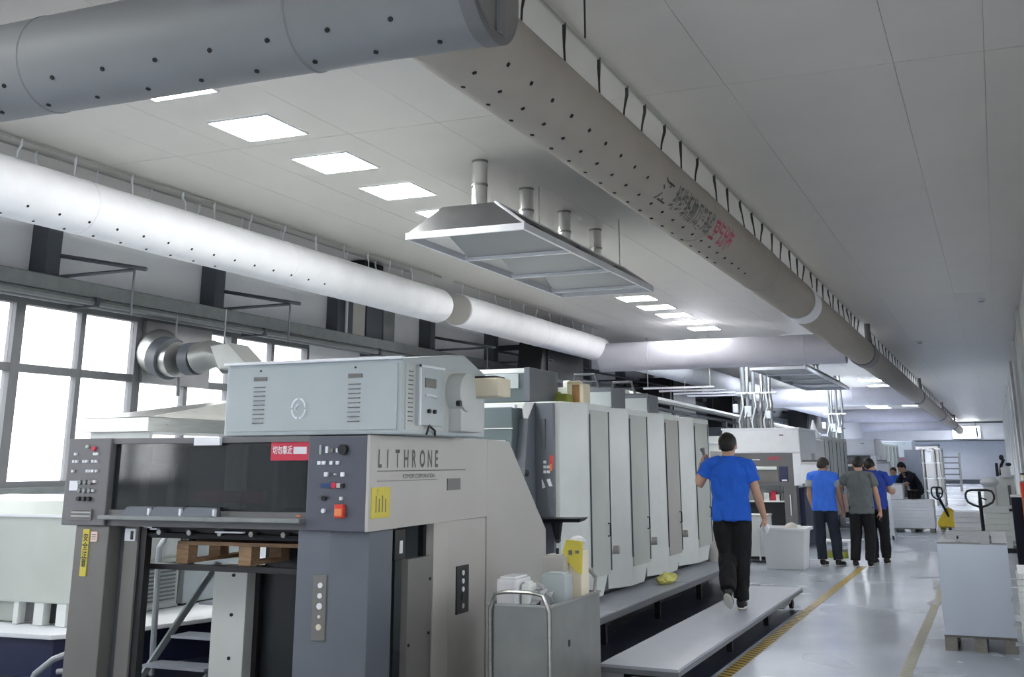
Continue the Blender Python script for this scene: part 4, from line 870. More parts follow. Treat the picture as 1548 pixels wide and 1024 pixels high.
# ------------------------------------------------------------------ far presses on the same line
def far_press(y, label, zt, shell, xo=0.0, det=True):
    t = thing('far_press', label, 'printing press', (-4.7 + xo, y + 1.2, 0), 'far white printing presses')
    X = xo
    box('hood_shell', shell, t, -4.98 + X, -3.48 + X, y, y + 2.2, 1.75, zt, .03)
    box('top_trim', M_bright, t, -4.99 + X, -3.47 + X, y - .01, y + 2.2, zt - .005, zt + .03)
    box('maker_mark', M_steel_dk, t, -3.86 + X, -3.78 + X, y - .006, y, zt - .12, zt - .10)
    box('side_column', shell, t, -3.63 + X, -3.48 + X, y, y + 1.4, 1.15, 1.75)
    dp = box('control_fascia', M_mdark, t, -4.98 + X, -3.63 + X, y + .02, y + .1, 1.15, 1.75)
    box('fascia_window', M_mpost, dp, -4.5 + X, -3.92 + X, y + .005, y + .02, 1.22, 1.52)
    MB().tube([(-4.9 + X, y + .0, 1.47), (-3.94 + X, y + .0, 1.47)], .035, 10).build('roller', M_mlight, dp, 0, True)
    box('screen', M_navy, dp, -3.9 + X, -3.74 + X, y + .005, y + .02, 1.22, 1.5)
    box('small_label', M_white, dp, -3.86 + X, -3.76 + X, y - .002, y + .006, 1.23, 1.26)
    box('small_label', M_white, dp, -4.42 + X, -4.26 + X, y + .01, y + .02, 1.62, 1.64)
    text_mb('注意安全', .07, lambda u, v: (-4.12 + X + u, y + .012, 1.63 + v), .95, .001).build('red_lettering', M_red, dp)
    box('shelf', M_mlight, t, -4.98 + X, -3.84 + X, y + .05, y + .4, .84, .87)
    for k, (x, m_) in enumerate(((-4.4, M_mlight), (-4.25, M_mlight), (-4.12, M_red), (-4.02, M_mlight), (-3.95, M_mdark))): box('fitting', m_, t, x + X, x + .1 + X, y + .15, y + .3, .87, .98 + .03 * (k % 3))
    box('inner_back', M_mlight, t, -4.98 + X, -3.99 + X, y + .5, y + .55, .85, 1.14)
    box('dark_bay', M_blk2, t, -4.98 + X, -3.84 + X, y + .3, y + .35, 0.02, .84)
    fp = box('front_post', M_mdark, t, -3.84 + X, -3.6 + X, y + .02, y + .3, 0, 1.15, .01)
    MB().tube([(-3.72 + X, y - .005, .98), (-3.72 + X, y - .005, .6)], .012, 6).build('post_handle', M_white, fp)
    box('side_dark_panel', M_navy, t, -3.6 + X, -3.5 + X, y + .3, y + 2, 0.05, 1.1)
    box('rear_body', M_mlight, t, -5.6 + X, -3.52 + X, y + 2.2, y + 3.6, 0, 2.05, .02)
    box('pod', M_white, t, -3.48 + X, -3.1 + X, y - .1, y + .6, 1.18, 1.56, .03)
    mo_ = box('pod_tray', M_mlight, t, -3.5 + X, -3.08 + X, y - .12, y + .62, 1.56, 1.58)
    box('console_item', M_mdark, t, -3.45 + X, -3.2 + X, y, y + .2, 1.585, 1.62)
    return t
far_press(22.2, 'white printing press with a dark front, behind the white plastic bin', 2.2, M_white)
far_press(34.2, 'white printing press behind the man in the grey shirt', 2.2, M_white, .25)
far_press(54, 'farthest white printing press at the end of the row', 2.45, M_hood)
i = 0
for (ys, mm) in (((25.9, 27.3, 28.7, 30.1), M_mgreen), ((38.2, 39.7, 41.2, 42.7, 44.2), M_mlight)):
    for j, y in enumerate(ys):
        c_ = dup(t1 if j % 2 else t2, (.02 if y < 35 else .25, y - (10.12 if j % 2 else 11.46), 0),
                 ('first', 'second', 'third', 'fourth', 'fifth')[j] + (' print tower of the white press behind the white bin' if y < 35 else ' print tower of the press behind the man in the grey shirt'))
        c_['group'] = 'print towers of the far presses'
cy_ = thing('white_ink_tank', 'white cone-topped tank on top of the far press behind the blue-shirted man', 'tank', (-3.55, 24.6, 2.06))
MB().tube([(-3.55, 24.6, 2.06), (-3.55, 24.6, 2.14), (-3.55, 24.6, 2.28), (-3.55, 24.6, 2.45)], .1, 14, rr=[.16, .14, .06, .015]).build('cone', M_white, cy_, 0, True)
# silver pipes rising to the ceiling
def pipes(label, y, xs, zb, zt_=4.28):
    t = thing('steel_pipe_cluster', label, 'pipes', (sum(xs) / len(xs), y, zb))
    for k, x in enumerate(xs):
        MB().tube([(x, y, zb), (x + .02 * math.sin(k * 3), y, zb + .7), (x + .04 * math.cos(k * 2), y + .1, zb + 1.1), (x, y + .15, zt_)], .045, 10).build('pipe', M_stl if k % 2 else M_tray, t, 0, True)
        MB().tube([(x - .02, y - .06, zb), (x - .06, y - .1, zb + .35), (x + .05, y - .07, zb + .7), (x, y, zb + 1.0)], .02, 6).build('flexible_hose', M_mdark if k % 2 else M_mlight, t, 0, True)
    MB().tube([(min(xs) - .15, y + .05, zb + 1.0), (max(xs) + .15, y + .05, zb + 1.0)], .03, 8).build('cross_rail', M_mlight, t)
    MB().tube([(min(xs) - .1, y + .05, zb + .55), (max(xs) + .1, y + .05, zb + .55)], .02, 8).build('cross_rail', M_mdark, t)
    box('valve_box', M_white, t, xs[0] - .2, xs[0] - .08, y - .1, y, zb + .55, zb + .75, .02)
    box('valve_box', M_mlight, t, xs[1] - .06, xs[1] + .1, y - .1, y - .05, zb + .45, zb + .7, .01); box('valve_box', M_white, t, xs[-2], xs[-2] + .12, y - .12, y - .02, zb + .4, zb + .58, .02)
pipes('cluster of silver pipes and hoses standing on top of the white far press', 26.8, [-5.5, -5.36, -5.2, -5.06, -4.92, -4.82], 2.17)
pipes('small distant cluster of silver pipes above the second far press', 37.4, [-4.9, -4.78, -4.62, -4.5], 2.06)
# overhead light bars and shelf left of the canopy
ob = thing('overhead_light_rack', 'rack of long white bars hung above the rear of the press row', 'light rack', (-6.4, 26, 3.0))
for k in range(4): MB().box(-7.1 + k * .05, -5.5, 24 + k * 1.1, 24.08 + k * 1.1, 3.15, 3.19).build('bar', M_rim, ob)
for x in (-7.0, -5.6):
    for y in (24.04, 27.3): MB().tube([(x, y, 3.19), (x, y, 4.29)], .01, 5).build('hanger_rod', M_wire, ob)
rb = thing('rear_machine_cabinet', 'tall grey machine cabinet behind the press row', 'cabinet', (-6.8, 18.3, 0))
box('body', M_mgrey, rb, -7.6, -6.5, 16.8, 18.4, 0, 2.3, .02); box('dark_side', M_navy, rb, -7.5, -6.49, 18.42, 19.8, 0, 2.5); box('pipe_rail', M_stl2, rb, -6.46, -6.4, 16.4, 20.2, 2.62, 2.68)
for y in (16.6, 18.4, 20): box('rail_post', M_steel_dk, rb, -6.47, -6.41, y, y + .06, 0, 2.62)
rc = thing('rear_duct_cabinet', 'dark-topped grey cabinet row under the third wall duct', 'cabinet', (-6.8, 24, 0))
for k, y in enumerate((21, 22.2, 23.4)): box('cabinet_door', (M_mlight, M_mgrey, M_mlight)[k], rc, -7.3, -6.6, y, y + 1.1, 0, 2.5 + .1 * k, .02); box('dark_panel', M_steel_dk, rc, -6.595, -6.58, y + .2, y + .8, 1.9, 2.45)
beg = thing('small_rail_stand', 'beige machine edge with a small chrome rail between the last tower and the walking man', 'machine', (-4.3, 17.4, 0))
box('body', M_mgrey, beg, -5.6, -3.85, 16.0, 18.0, 0, 1.75, .02); MB().tube([(-3.84, 16.2, 1.6), (-3.84, 16.2, 1.85), (-3.84, 17.8, 1.85), (-3.84, 17.8, 1.6)], .02, 8).build('rail', M_white, beg, 0, True)
sk = thing('white_sack', 'white sack slumped at the foot of the last print tower', 'sack', (-3.55, 15.95, 0))
MB().ell((-3.62, 16.0, .3), (.1, .2, .3), 16, 12).build('sack_body', M_paper, sk, 0, True); MB().tube([(-3.62, 16.0, .56), (-3.62, 16.0, .66)], .03, 8, rr=[.025, .045]).build('tied_neck', M_paper, sk)

# ------------------------------------------------------------------ aisle objects
def tub(name, label, x0, x1, y0, y1, h, m, rim=.03):
    t = thing(name, label, 'bin', ((x0 + x1) / 2, (y0 + y1) / 2, 0)); s_ = .06
    mb = MB()
    def ring(d, z): return [mb.b.verts.new(p) for p in ((x0 + d, y0 + d, z), (x1 - d, y0 + d, z), (x1 - d, y1 - d, z), (x0 + d, y1 - d, z))]
    o0, o1, i1, i0 = ring(s_, 0), ring(.01, h), ring(.03, h), ring(s_ + .02, .03)
    for a, b_ in ((o0, o1), (o1, i1), (i1, i0)):
        for k in range(4): mb.b.faces.new((a[k], a[(k + 1) % 4], b_[(k + 1) % 4], b_[k]))
    mb.b.faces.new(o0[::-1]); mb.b.faces.new(i0)
    mb.build('tub_body', m, t, .012)
    mb = MB().box(x0 - rim, x1 + rim, y0 - rim, y0 + .012, h - .045, h).box(x0 - rim, x1 + rim, y1 - .012, y1 + rim, h - .045, h).box(x0 - rim, x0 + .012, y0 + .012, y1 - .012, h - .045, h).box(x1 - .012, x1 + rim, y0 + .012, y1 - .012, h - .045, h)
    mb.build('rim', m, t, .006)
    return t
tub('plastic_bin', 'large white tapered plastic bin standing on the aisle floor', -3.5, -2.82, 17.95, 18.55, .61, M_plastic)
gb = thing('grey_bundle', 'grey rounded bundle sticking out of the white plastic bin', 'bundle', (-3.06, 18.2, .05))
MB().ell((-3.06, 18.2, .5), (.15, .15, .18), 16, 10).build('bundle_body', M_mgrey, gb, 0, True); MB().ell((-2.95, 18.2, .5), (.08, .1, .15), 12, 8).build('bundle_fold', M_mlight, gb, 0, True)
gt = thing('grey_trolley_box', 'light grey box trolley left of the white plastic bin', 'trolley', (-3.82, 19.2, 0))
box('box_body', M_mlight, gt, -4.1, -3.62, 19.0, 19.6, .1, .72, .01); box('box_top', M_mgreen, gt, -4.11, -3.61, 18.99, 19.61, .72, .745); box('base', M_black, gt, -4.1, -3.62, 19.02, 19.58, .05, .1)
for x in (-4.05, -3.72): MB().tube([(x, 18.97, .04), (x, 19.0, .7)], .015, 8).build('front_leg', M_white, gt, 0, True); MB().tube([(x, 19.5, 0.02), (x, 19.5, .06)], .02, 8).build('rear_foot', M_black, gt)
sl = thing('white_step_stool', 'low white step stool with a green pad under it, behind the standing men', 'stool', (-2.7, 20.6, 0))
box('top', M_white, sl, -2.98, -2.42, 20.35, 20.75, .26, .29, .005)
for x in (-2.96, -2.5):
    for y in (20.37, 20.68): box('leg', M_white, sl, x, x + .06, y, y + .06, 0, .26)
wp = thing('green_pad', 'green pallet edge under the white step stool', 'pallet', (-2.7, 20.6, 0)); box('pad', M_green, wp, -2.86, -2.52, 20.42, 20.72, 0, .1, .004); box('pad_top', M_woodg, wp, -2.86, -2.52, 20.42, 20.72, .1, .12)
# near stack of grey board
pallet('grey_pallet', 'grey weathered pallet under the tall stack of grey board', -.585, .0, 10.98, 11.8, 0, .13, M_woodg, None, 3, 5)
bs = thing('board_stack', 'tall flat-sided stack of grey-blue board on a pallet, right foreground', 'board stack', (-.29, 11.4, .132))
MB().box(-.578, .002, 10.955, 11.78, .132, .885).build('board_block', M_board, bs, .003)
box('top_board', M_boarde, bs, -.576, .0, 10.957, 11.778, .886, .892)
for i, (pts, l_) in enumerate((([(-.58, 10.98, .895), (-.42, 11.0, .9), (-.38, 11.3, .96), (-.5, 11.35, .98)], 'curled white sheet at the left corner on top of the board stack'),
                               ([(-.38, 10.99, .9), (-.22, 11.0, .9), (-.2, 11.4, .92), (-.36, 11.4, .93)], 'flat white sheet in the middle on top of the board stack'),
                               ([(-.12, 11.0, .9), (.0, 11.0, .9), (.0, 11.5, .97), (-.13, 11.5, .97)], 'white sheet at the right corner on top of the board stack'))):
    sheet('loose_sheet', l_, 'paper', pts, M_paper if i != 1 else M_mlight, .006, 'loose sheets on the board stack')
MB().prism([(11.05, .893), (11.7, .893), (11.55, .97), (11.2, .98)], 'x', -.5, -.14).build('grey_wrapper', M_boarde, None)
tag(bpy.data.objects['grey_wrapper'], 'crumpled grey wrapper heap on top of the board stack', 'wrapper')
tag(MB().tube([(-.4, 11.02, .935), (-.4, 11.05, .945)], .01, 8).build('black_clip', M_black, None), 'tiny black clip on top of the board stack', 'clip')
sheet('floor_paper', 'small white scrap of paper on the floor left of the board stack', 'paper', [(-.93, 15.9, .008), (-.8, 15.85, .008), (-.8, 16.3, .1), (-.95, 16.3, .06)], M_paper, .004)
sheet('floor_paper', 'second white scrap on the floor at the edge of the board stack', 'paper', [(-.93, 14.3, .008), (-.8, 14.2, .008), (-.82, 14.4, .06)], M_paper, .004)
# pile of sheets at the right edge
rp = thing('sheet_pile', 'pile of white sheets with corners sticking out, cut by the right edge of the photo', 'paper pile', (.3, 9.3, 0))
for k in range(18):
    z = .12 + k * .04; j = .006 * math.sin(k * 1.9)
    MB().box(.045 + j, .5, 8.85 + j, 9.6, z, z + .036).build('sheet_bundle', M_paper if k % 3 else M_mlight, rp)
box('base_board', M_woodg, rp, .06, .5, 8.9, 9.6, 0, .12)
for z, dx in ((.37, -.055), (.50, -.055), (.66, -.05)):
    mb = MB(); vs = [mb.b.verts.new(p) for p in ((.06, 8.85, z), (dx + .045, 8.9, z + .015), (.0 + dx * .3, 9.0, z - .03), (.06, 9.1, z - .02))]; mb.b.faces.new(vs); bmesh.ops.solidify(mb.b, geom=mb.b.faces[:], thickness=.008)
    mb.build('loose_corner', M_paper, rp)
# far white stack
pallet('green_grey_pallet', 'low pallet under the far stack of white sheets', -2.44, -1.5, 28.2, 29.0, 0, .09, M_woodg, None, 3, 4)
ws = thing('white_sheet_stack', 'far stack of white sheets on a pallet in front of the navy-shirted worker', 'paper stack', (-1.95, 28.6, .092))
for k in range(8): MB().box(-2.46 + .005 * (k % 2), -1.48 + .004 * (k % 3), 28.2, 29.0, .092 + k * .078, .168 + k * .078).build('sheet_layer', M_white, ws)
wbx = thing('white_crate', 'white box standing on the left end of the far white sheet stack', 'box', (-2.3, 28.7, .716)); box('body', M_white, wbx, -2.45, -2.14, 28.5, 28.9, .717, 1.06, .02); box('lid', M_hood, wbx, -2.46, -2.13, 28.49, 28.91, 1.06, 1.08)
lean = thing('white_panel_board', 'white panel leaning behind the man in deep blue', 'panel', (-2.1, 25.6, 0)); MB().hexa([(-2.35, 25.5, 0), (-2.15, 25.5, 0), (-2.15, 25.56, 0), (-2.35, 25.56, 0)], [(-2.42, 25.8, .95), (-2.2, 25.8, .95), (-2.2, 25.86, .95), (-2.42, 25.86, .95)]).build('panel', M_white, lean); MB().tube([(-2.2, 25.45, .04), (-2.16, 25.45, .04)], .04, 12).build('castor', M_black, lean)
# pallet trucks
def pallet_truck(name, label, x, y, m, loopw, h, lean_=0.0, cover=False):
    t = thing(name, label, 'pallet truck', (x, y, 0))
    for s_ in (-1, 1): MB().box(x + s_ * .16 - .06, x + s_ * .16 + .06, y + .25, y + 1.2, .05, .1).build('fork', m, t, .01)
    MB().tube([(x - .03, y, .08), (x + .03, y, .08)], .08, 14).build('steer_wheel', M_black, t, 0, True)
    if cover: MB().prism([(x - .24, .12), (x + .24, .12), (x + .27, .18), (x + .24, .26), (x + .07, .52), (x, .55), (x - .08, .52), (x - .25, .26), (x - .27, .18)], 'y', y - .08, y + .25).build('pump_cover', M_yelp, t, .04)
    else: box('pump_body', m, t, x - .1, x + .1, y - .06, y + .25, .12, .4, .03)
    a = Vector((x, y - .05, .35)); b_ = Vector((x + lean_, y - .3, h - .15))
    MB().tube([a, b_], .03, 8).build('handle_stem', M_black, t, 0, True)
    cx_, cy_2, cz = b_.x, b_.y, h - .09
    pts = [(cx_ + u * loopw, cy_2, cz + v) for u, v in ((0, .1), (.55, .1), (.85, .085), (.98, .03), (.98, -.03), (.85, -.09), (.5, -.135), (.15, -.16), (0, -.165), (-.15, -.16), (-.5, -.135), (-.85, -.09), (-.98, -.03), (-.98, .03), (-.85, .085), (-.55, .1), (0, .1))]
    MB().tube(pts, .018, 8, cap=False).build('handle_loop', M_black, t, 0, True)
    MB().tube([(cx_, cy_2, cz + .08), (cx_, cy_2, cz - .1)], .025, 8).build('handle_stem', M_black, t, 0, True)
    MB().tube([(cx_, cy_2 - .01, cz - .02), (cx_ + .1, cy_2 - .03, cz - .05)], .012, 6).build('release_lever', M_black, t, 0, True)
pallet_truck('hand_pallet_truck', 'hand pallet truck with a big black loop handle, behind the grey board stack', -.33, 20.6, M_black, .22, 1.12)
pallet_truck('hand_pallet_truck', 'yellow hand pallet truck with a black handle at the end of the aisle', -1.16, 28.3, M_yelp, .12, 1.0, -.2, True)
wt = thing('white_stack', 'pinkish white stack of board behind the black loop handle, left part', 'board stack', (-.6, 24.5, 0))
for k in range(6): MB().box(-.92 + .005 * (k % 2), -.4, 24.4, 25.2, .02 + k * .1, .115 + k * .1).build('board_layer', M_paper, wt)
wt = thing('grey_stack', 'pale grey stack of board behind the black loop handle, right part', 'board stack', (-.1, 22.7, 0))
box('base_plate', M_black, wt, -.3, .34, 22.5, 23.3, 0, .08)
for k in range(7): MB().box(-.33 + .005 * (k % 2), .1 + .004 * (k % 3), 22.5, 23.3, .085 + k * .1, .18 + k * .1).build('board_layer', M_mlight, wt)
nb_ = thing('navy_drum_stand', 'dark navy upright cabinet against the right wall', 'cabinet', (.22, 20.2, 0)); box('body', M_navys, nb_, .14, .3, 20.0, 20.4, 0, 1.03, .02); box('top_cloth', M_paper, nb_, .13, .31, 19.99, 20.41, 1.03, 1.06, .01)
rk = thing('red_topped_cabinet', 'grey cabinet with a red front and orange edge at the far right', 'cabinet', (.42, 20.2, 0)); box('body', M_mgrey, rk, .31, .56, 20.0, 20.8, 0, 1.28, .01); box('red_front', M_redc, rk, .3, .55, 19.985, 20.0, 1.02, 1.26); box('orange_edge', M_orange, rk, .295, .305, 19.98, 20.8, .6, 1.26)
box('white_note', M_white, rk, .34, .5, 19.975, 19.985, .95, 1.1)
ob2 = thing('cream_basket', 'cream basket with a black rim on the red cabinet', 'basket', (.42, 20.4, 1.281)); MB().tube([(.43, 20.3, 1.282), (.43, 20.3, 1.38)], .1, 14, rr=[.08, .11]).build('basket_body', M_cream, ob2, 0, True); MB().tube([(.43, 20.3, 1.375), (.43, 20.3, 1.4)], .115, 14).build('rim', M_black, ob2, 0, True)
fm = thing('folding_machine', 'light grey machine with a white cloth over its left corner, by the right wall', 'machine', (-.05, 26.4, 0))
MB().prism([(-.33, .0), (.3, 0), (.3, 1.3), (.0, 1.25), (-.2, 1.15), (-.34, 1.1)], 'y', 26, 27.2).build('body', M_mlight, fm, .02)
MB().ell((-.2, 26.1, 1.16), (.2, .25, .1), 14, 8).build('white_cloth', M_paper, fm, 0, True); box('slant_panel', M_mgrey, fm, -.12, -.08, 25.97, 26.0, .3, 1.1); box('foot_bar', M_black, fm, -.2, .25, 25.9, 26.0, .58, .63); box('dark_slot', M_mdark, fm, .14, .2, 25.97, 26.0, .7, 1.1)
mn = thing('monitor_arm', 'black desk lamp and screens on an arm above the machine by the right wall', 'lamp', (.1, 25.6, 1.3))
box('screen', M_black, mn, -.06, .0, 25.9, 25.95, 1.28, 1.55, .01); MB().tube([(.03, 25.95, 1.3), (.06, 25.95, 1.5), (.12, 25.9, 1.62)], .03, 8).build('arm', M_black, mn); MB().ell((.08, 25.9, 1.66), (.05, .05, .06)).build('lamp_head', M_black, mn); box('white_base', M_paper, mn, .04, .22, 25.85, 26.0, 1.26, 1.46, .02); MB().ell((.2, 25.9, 1.52), (.06, .05, .04)).build('lamp_head', M_black, mn)
# far end
rkk = thing('steel_rack', 'tall grey steel rack at the far end of the press row', 'rack', (-2.2, 45, 0))
for x in (-2.6, -2.2, -1.95):
    for y in (44.8, 46): box('upright', M_mgrey, rkk, x, x + .06, y, y + .06, 0, 2.05)
for z in (.5, .95, 1.5, 2.0): box('shelf', M_mlight, rkk, -2.62, -1.87, 44.8, 46.1, z, z + .04)
box('cabinet', M_mslate, rkk, -3.2, -2.62, 44.8, 46.1, 0, 2.0); box('lamp_box', M_white, rkk, -2.5, -2.25, 44.9, 45.2, 1.55, 1.95, .02)
ldr = thing('far_step_ladder', 'grey step ladder standing near the end wall', 'ladder', (-2.2, 66, 0))
for x in (-2.9, -1.95): MB().tube([(x, 66, 0), (x + .05, 66.3, 2.0)], .06, 6).build('rail', M_mgrey, ldr); MB().tube([(x, 67.4, 0), (x + .05, 66.4, 2.0)], .05, 6).build('rear_rail', M_mgrey, ldr)
for z in (.25, .55, .85, 1.15, 1.45, 1.75): box('tread', M_mdark, ldr, -2.85, -1.95, 65.95, 66.3, z, z + .06)
lb = thing('lit_sign', 'bright lit white sign with a blue stripe at the far end under the ceiling', 'sign', (-1.7, 86.6, 3.1))
box('face', M_screen, lb, -2.75, -.95, 86.6, 86.7, 3.15, 3.95); box('case', M_white, lb, -2.78, -.92, 86.7, 86.85, 3.12, 3.98); [MB().tube([(x, 86.75, 3.98), (x, 86.75, H)], .02, 6).build('hanging_rod', M_steel_dk, lb) for x in (-2.5, -1.2)]; box('blue_stripe', M_blueb, lb, -1.2, -1.08, 86.58, 86.6, 3.2, 3.9)
cab = thing('distant_white_cabinet', 'white control cabinet beyond the last press', 'cabinet', (-3.4, 62, 0)); box('body', M_mgrey, cab, -4.4, -2.7, 61, 63, 0, 2.3, .03); box('door_line', M_mdark, cab, -3.6, -3.57, 60.98, 61, .1, 2.2); box('dark_top', M_steel_dk, cab, -4.4, -2.7, 61, 63, 2.3, 2.4)

# ------------------------------------------------------------------ people
def remesh(mb, vox, name, m, parent, sm=3, fold=0.0, fs=7.0, seed=0.0):
    bmesh.ops.recalc_face_normals(mb.b, faces=mb.b.faces)
    me = bpy.data.meshes.new('tmp'); mb.b.to_mesh(me); mb.b.free()
    ob = bpy.data.objects.new('tmp', me)
    r = ob.modifiers.new('r', 'REMESH'); r.mode = 'VOXEL'; r.voxel_size = vox; r.use_smooth_shade = True
    s_ = ob.modifiers.new('s', 'SMOOTH'); s_.iterations = sm; s_.factor = .5
    me2 = evaluated(ob)
    bpy.data.objects.remove(ob); bpy.data.meshes.remove(me)
    if fold:
        cos = [v.co.copy() for v in me2.vertices]; nos = [v.normal.copy() for v in me2.vertices]; flat = []
        for c_, n_ in zip(cos, nos):
            p = Vector((c_.x * fs, c_.y * fs, c_.z * fs * .45 + seed))
            k = noise.noise(p) + .5 * noise.noise(p * 2.3)
            flat += list(c_ + n_ * (abs(k) * 2 - .6) * fold)
        me2.vertices.foreach_set('co', flat); me2.update()
    me2.name = name; me2.materials.clear(); me2.materials.append(m)
    me2.polygons.foreach_set('use_smooth', [True] * len(me2.polygons))
    o = bpy.data.objects.new(name, me2); COL.objects.link(o); o.parent = parent
    return o
def lerp(a, b, t): return Vector(a).lerp(Vector(b), t)
def hand(mb, wrist, elbow, palm_n, curl=.5, s=1.0, thumb=1):
    """palm, four fingers of different lengths, thumb; local meshes joined into the body"""
    w_ = Vector(wrist); d = (w_ - Vector(elbow)).normalized(); n_ = Vector(palm_n); n_ = (n_ - d * n_.dot(d)).normalized(); side = d.cross(n_).normalized()
    mb.tube([w_ - d * .02, w_ + d * .03, w_ + d * .085], .03, 10, rr=[(.026, .019), (.04, .016), (.043, .014)]) if False else None
    pc = w_ + d * .045
    M = Matrix((side, n_, d)).transposed().to_4x4()
    mb.ell(pc, (.040 * s, .017 * s, .055 * s), 12, 8, M)
    for k, (o_, L) in enumerate(((-.030, .068), (-.010, .078), (.010, .074), (.029, .058))):
        b0 = w_ + d * .08 * s + side * o_ * s; q = b0; pts = [w_ + d * .04 + side * o_ * .8 * s, b0]; a = 0
        for f_ in (.45, .32, .23):
            a += curl * (.6 + .1 * k); q = q + (d * math.cos(a) + n_ * math.sin(a)) * L * f_ * s; pts.append(q)
        mb.tube(pts, .009, 8, rr=[.0085 * s, .0092 * s, .0086 * s, .008 * s, .0068 * s])
    tb = w_ + d * .025 - side * thumb * .03 * s
    q1 = tb + (-side * thumb * .6 + d * .7 + n_ * .4).normalized() * .035 * s; q2 = q1 + (-side * thumb * .1 + d * .8 + n_ * (.4 + curl * .6)).normalized() * .032 * s; q3 = q2 + (d * .7 + side * thumb * .3 + n_ * .5).normalized() * .024 * s
    mb.tube([w_ + d * .01, tb, q1, q2, q3], .01, 8, rr=[.012 * s, .013 * s, .0115 * s, .0105 * s, .008 * s])
def person(label, loc, rz, P, shirt, trous, hair, shoe=M_shoe, sleeve_end=.62, lean_=0.0, s=1.0, fold=.011, vox=.0085, cuff=None, glasses=False):
    t = thing('person', label, 'person', loc); t.rotation_euler.z = rz; t.scale = (s, s, s)
    J = dict(pel=(0, 0, .93), wai=(0, 0, 1.06), che=(0, 0, 1.25), nek=(0, -.01, 1.445), hed=(0, .015, 1.55), hd=(0, 1, 0),
             sL=(-.178, 0, 1.38), sR=(.178, 0, 1.38), eL=(-.24, -.02, 1.10), eR=(.24, -.02, 1.10), wL=(-.25, .06, .86), wR=(.25, .06, .86),
             hL=(-.09, 0, .88), hR=(.09, 0, .88), kL=(-.10, .02, .48), kR=(.10, .02, .48), aL=(-.105, -.02, .085), aR=(.105, -.02, .085), fL=(0, 1, 0), fR=(0, 1, 0),
             nL=(.8, .4, 0), nR=(-.8, .4, 0), cL=.5, cR=.5)
    J.update(P)
    V = lambda k: Vector(J[k])
    # body: one continuous surface
    mb = MB()
    mb.tube([V('pel') - Vector((0, 0, .08)), V('pel'), V('wai'), V('che'), V('nek') - Vector((0, 0, .04))], .1, 16, rr=[(.13, .09), (.15, .10), (.125, .085), (.15, .10), (.08, .07)])
    mb.tube([V('nek') - Vector((0, 0, .06)), V('nek'), lerp(V('nek'), V('hed'), .55)], .055, 14, rr=[.068, .061, .06])
    hdv = V('hd').normalized(); up = Vector((0, 0, 1)); up = (V('hed') - V('nek')).normalized(); sd = hdv.cross(up).normalized(); hdv = up.cross(sd).normalized()
    HM = Matrix((sd, hdv, up)).transposed().to_4x4()
    def hp(x, y, z): return V('hed') + sd * x + hdv * y + up * z
    mb.ell(hp(0, -.005, .015), (.081, .1, .104), 20, 14, HM); mb.ell(hp(0, .025, -.04), (.063, .07, .078), 16, 10, HM)
    mb.ell(hp(0, .1, -.015), (.013, .018, .022), 8, 6, HM); mb.ell(hp(0, .088, .012), (.05, .015, .01), 10, 6, HM)
    mb.ell(hp(0, .085, -.055), (.022, .010, .007), 8, 6, HM); mb.ell(hp(0, .07, -.09), (.025, .02, .018), 8, 6, HM)
    for q in (-1, 1): mb.ell(hp(q * .084, -.005, -.008), (.010, .02, .032), 8, 8, HM)
    for q in 'LR':
        S, E_, W = V('s' + q), V('e' + q), V('w' + q)
        mb.tube([lerp(V('che') + Vector((0, 0, .06)), S, .4) + Vector((0, 0, -.03)), S + Vector((0, 0, -.03)), lerp(S, E_, .35), E_, lerp(E_, W, .3), W, W + (W - E_).normalized() * .03], .05, 12, rr=[.045, .045, .048, .043, .045, .030, .027])
        hand(mb, W, E_, J['n' + q], J['c' + q], 1.0, 1 if q == 'R' else -1)
        mb.tube([V('h' + q) + Vector((0, 0, .04)), lerp(V('h' + q), V('k' + q), .4), V('k' + q), lerp(V('k' + q), V('a' + q), .35), V('a' + q)], .07, 12, rr=[.085, .075, .052, .052, .036])
    remesh(mb, .0065, 'body', M_skin, t, 2)
    # eyes
    for q in (-1, 1): 
        e_ = MB().ell(hp(q * .03, .089, .004), (.011, .008, .007), 8, 6, HM); e_.b.verts.ensure_lookup_table()
        bmesh.ops.recalc_face_normals(e_.b, faces=e_.b.faces); me = bpy.data.meshes.new('eye'); e_.b.to_mesh(me); e_.b.free(); me.materials.append(M_black); eo = bpy.data.objects.new('eye', me); COL.objects.link(eo); eo.parent = t
    # hair
    mb = MB(); mb.ell(hp(0, -.016, .032), (.092, .104, .1), 20, 14, HM); mb.ell(hp(0, -.05, -.012), (.078, .068, .075), 14, 10, HM)
    mb.cut(hp(0, .062, .05), (hdv * .75 - up * .65).normalized())
    mb.cut(hp(0, .0, -.03), (hdv * .55 - up * .83).normalized())
    remesh(mb, .009, 'hair', hair, t, 1, .003, 60)
    # shirt
    mb = MB()
    c0 = J.get('hem', .84)
    hemv = V('pel') + Vector((0, 0, c0 - .93))
    mb.tube([hemv, V('pel') + Vector((0, 0, .0)), V('wai'), lerp(V('wai'), V('che'), .6), V('che') + Vector((0, 0, .03)), lerp(V('che'), V('nek'), .6), V('nek') + Vector((0, -.005, -.005))], .1, 20,
            rr=[(.202, .14), (.2, .138), (.186, .128), (.196, .13), (.2, .13), (.16, .105), (.074, .07)])
    for q in 'LR':
        S, E_, W = V('s' + q), V('e' + q), V('w' + q); en = lerp(S, E_, sleeve_end); N_ = V('nek')
        mb.tube([lerp(N_, S, .12) + Vector((0, 0, -.045)), lerp(N_, S, .55) + Vector((0, 0, -.022)), S + Vector((0, 0, -.012)), lerp(S, E_, .28), en], .07, 14, rr=[.055, .064, .07, .074, .076])
    remesh(mb, vox, 'shirt', shirt, t, 4, fold, 8, loc[0])
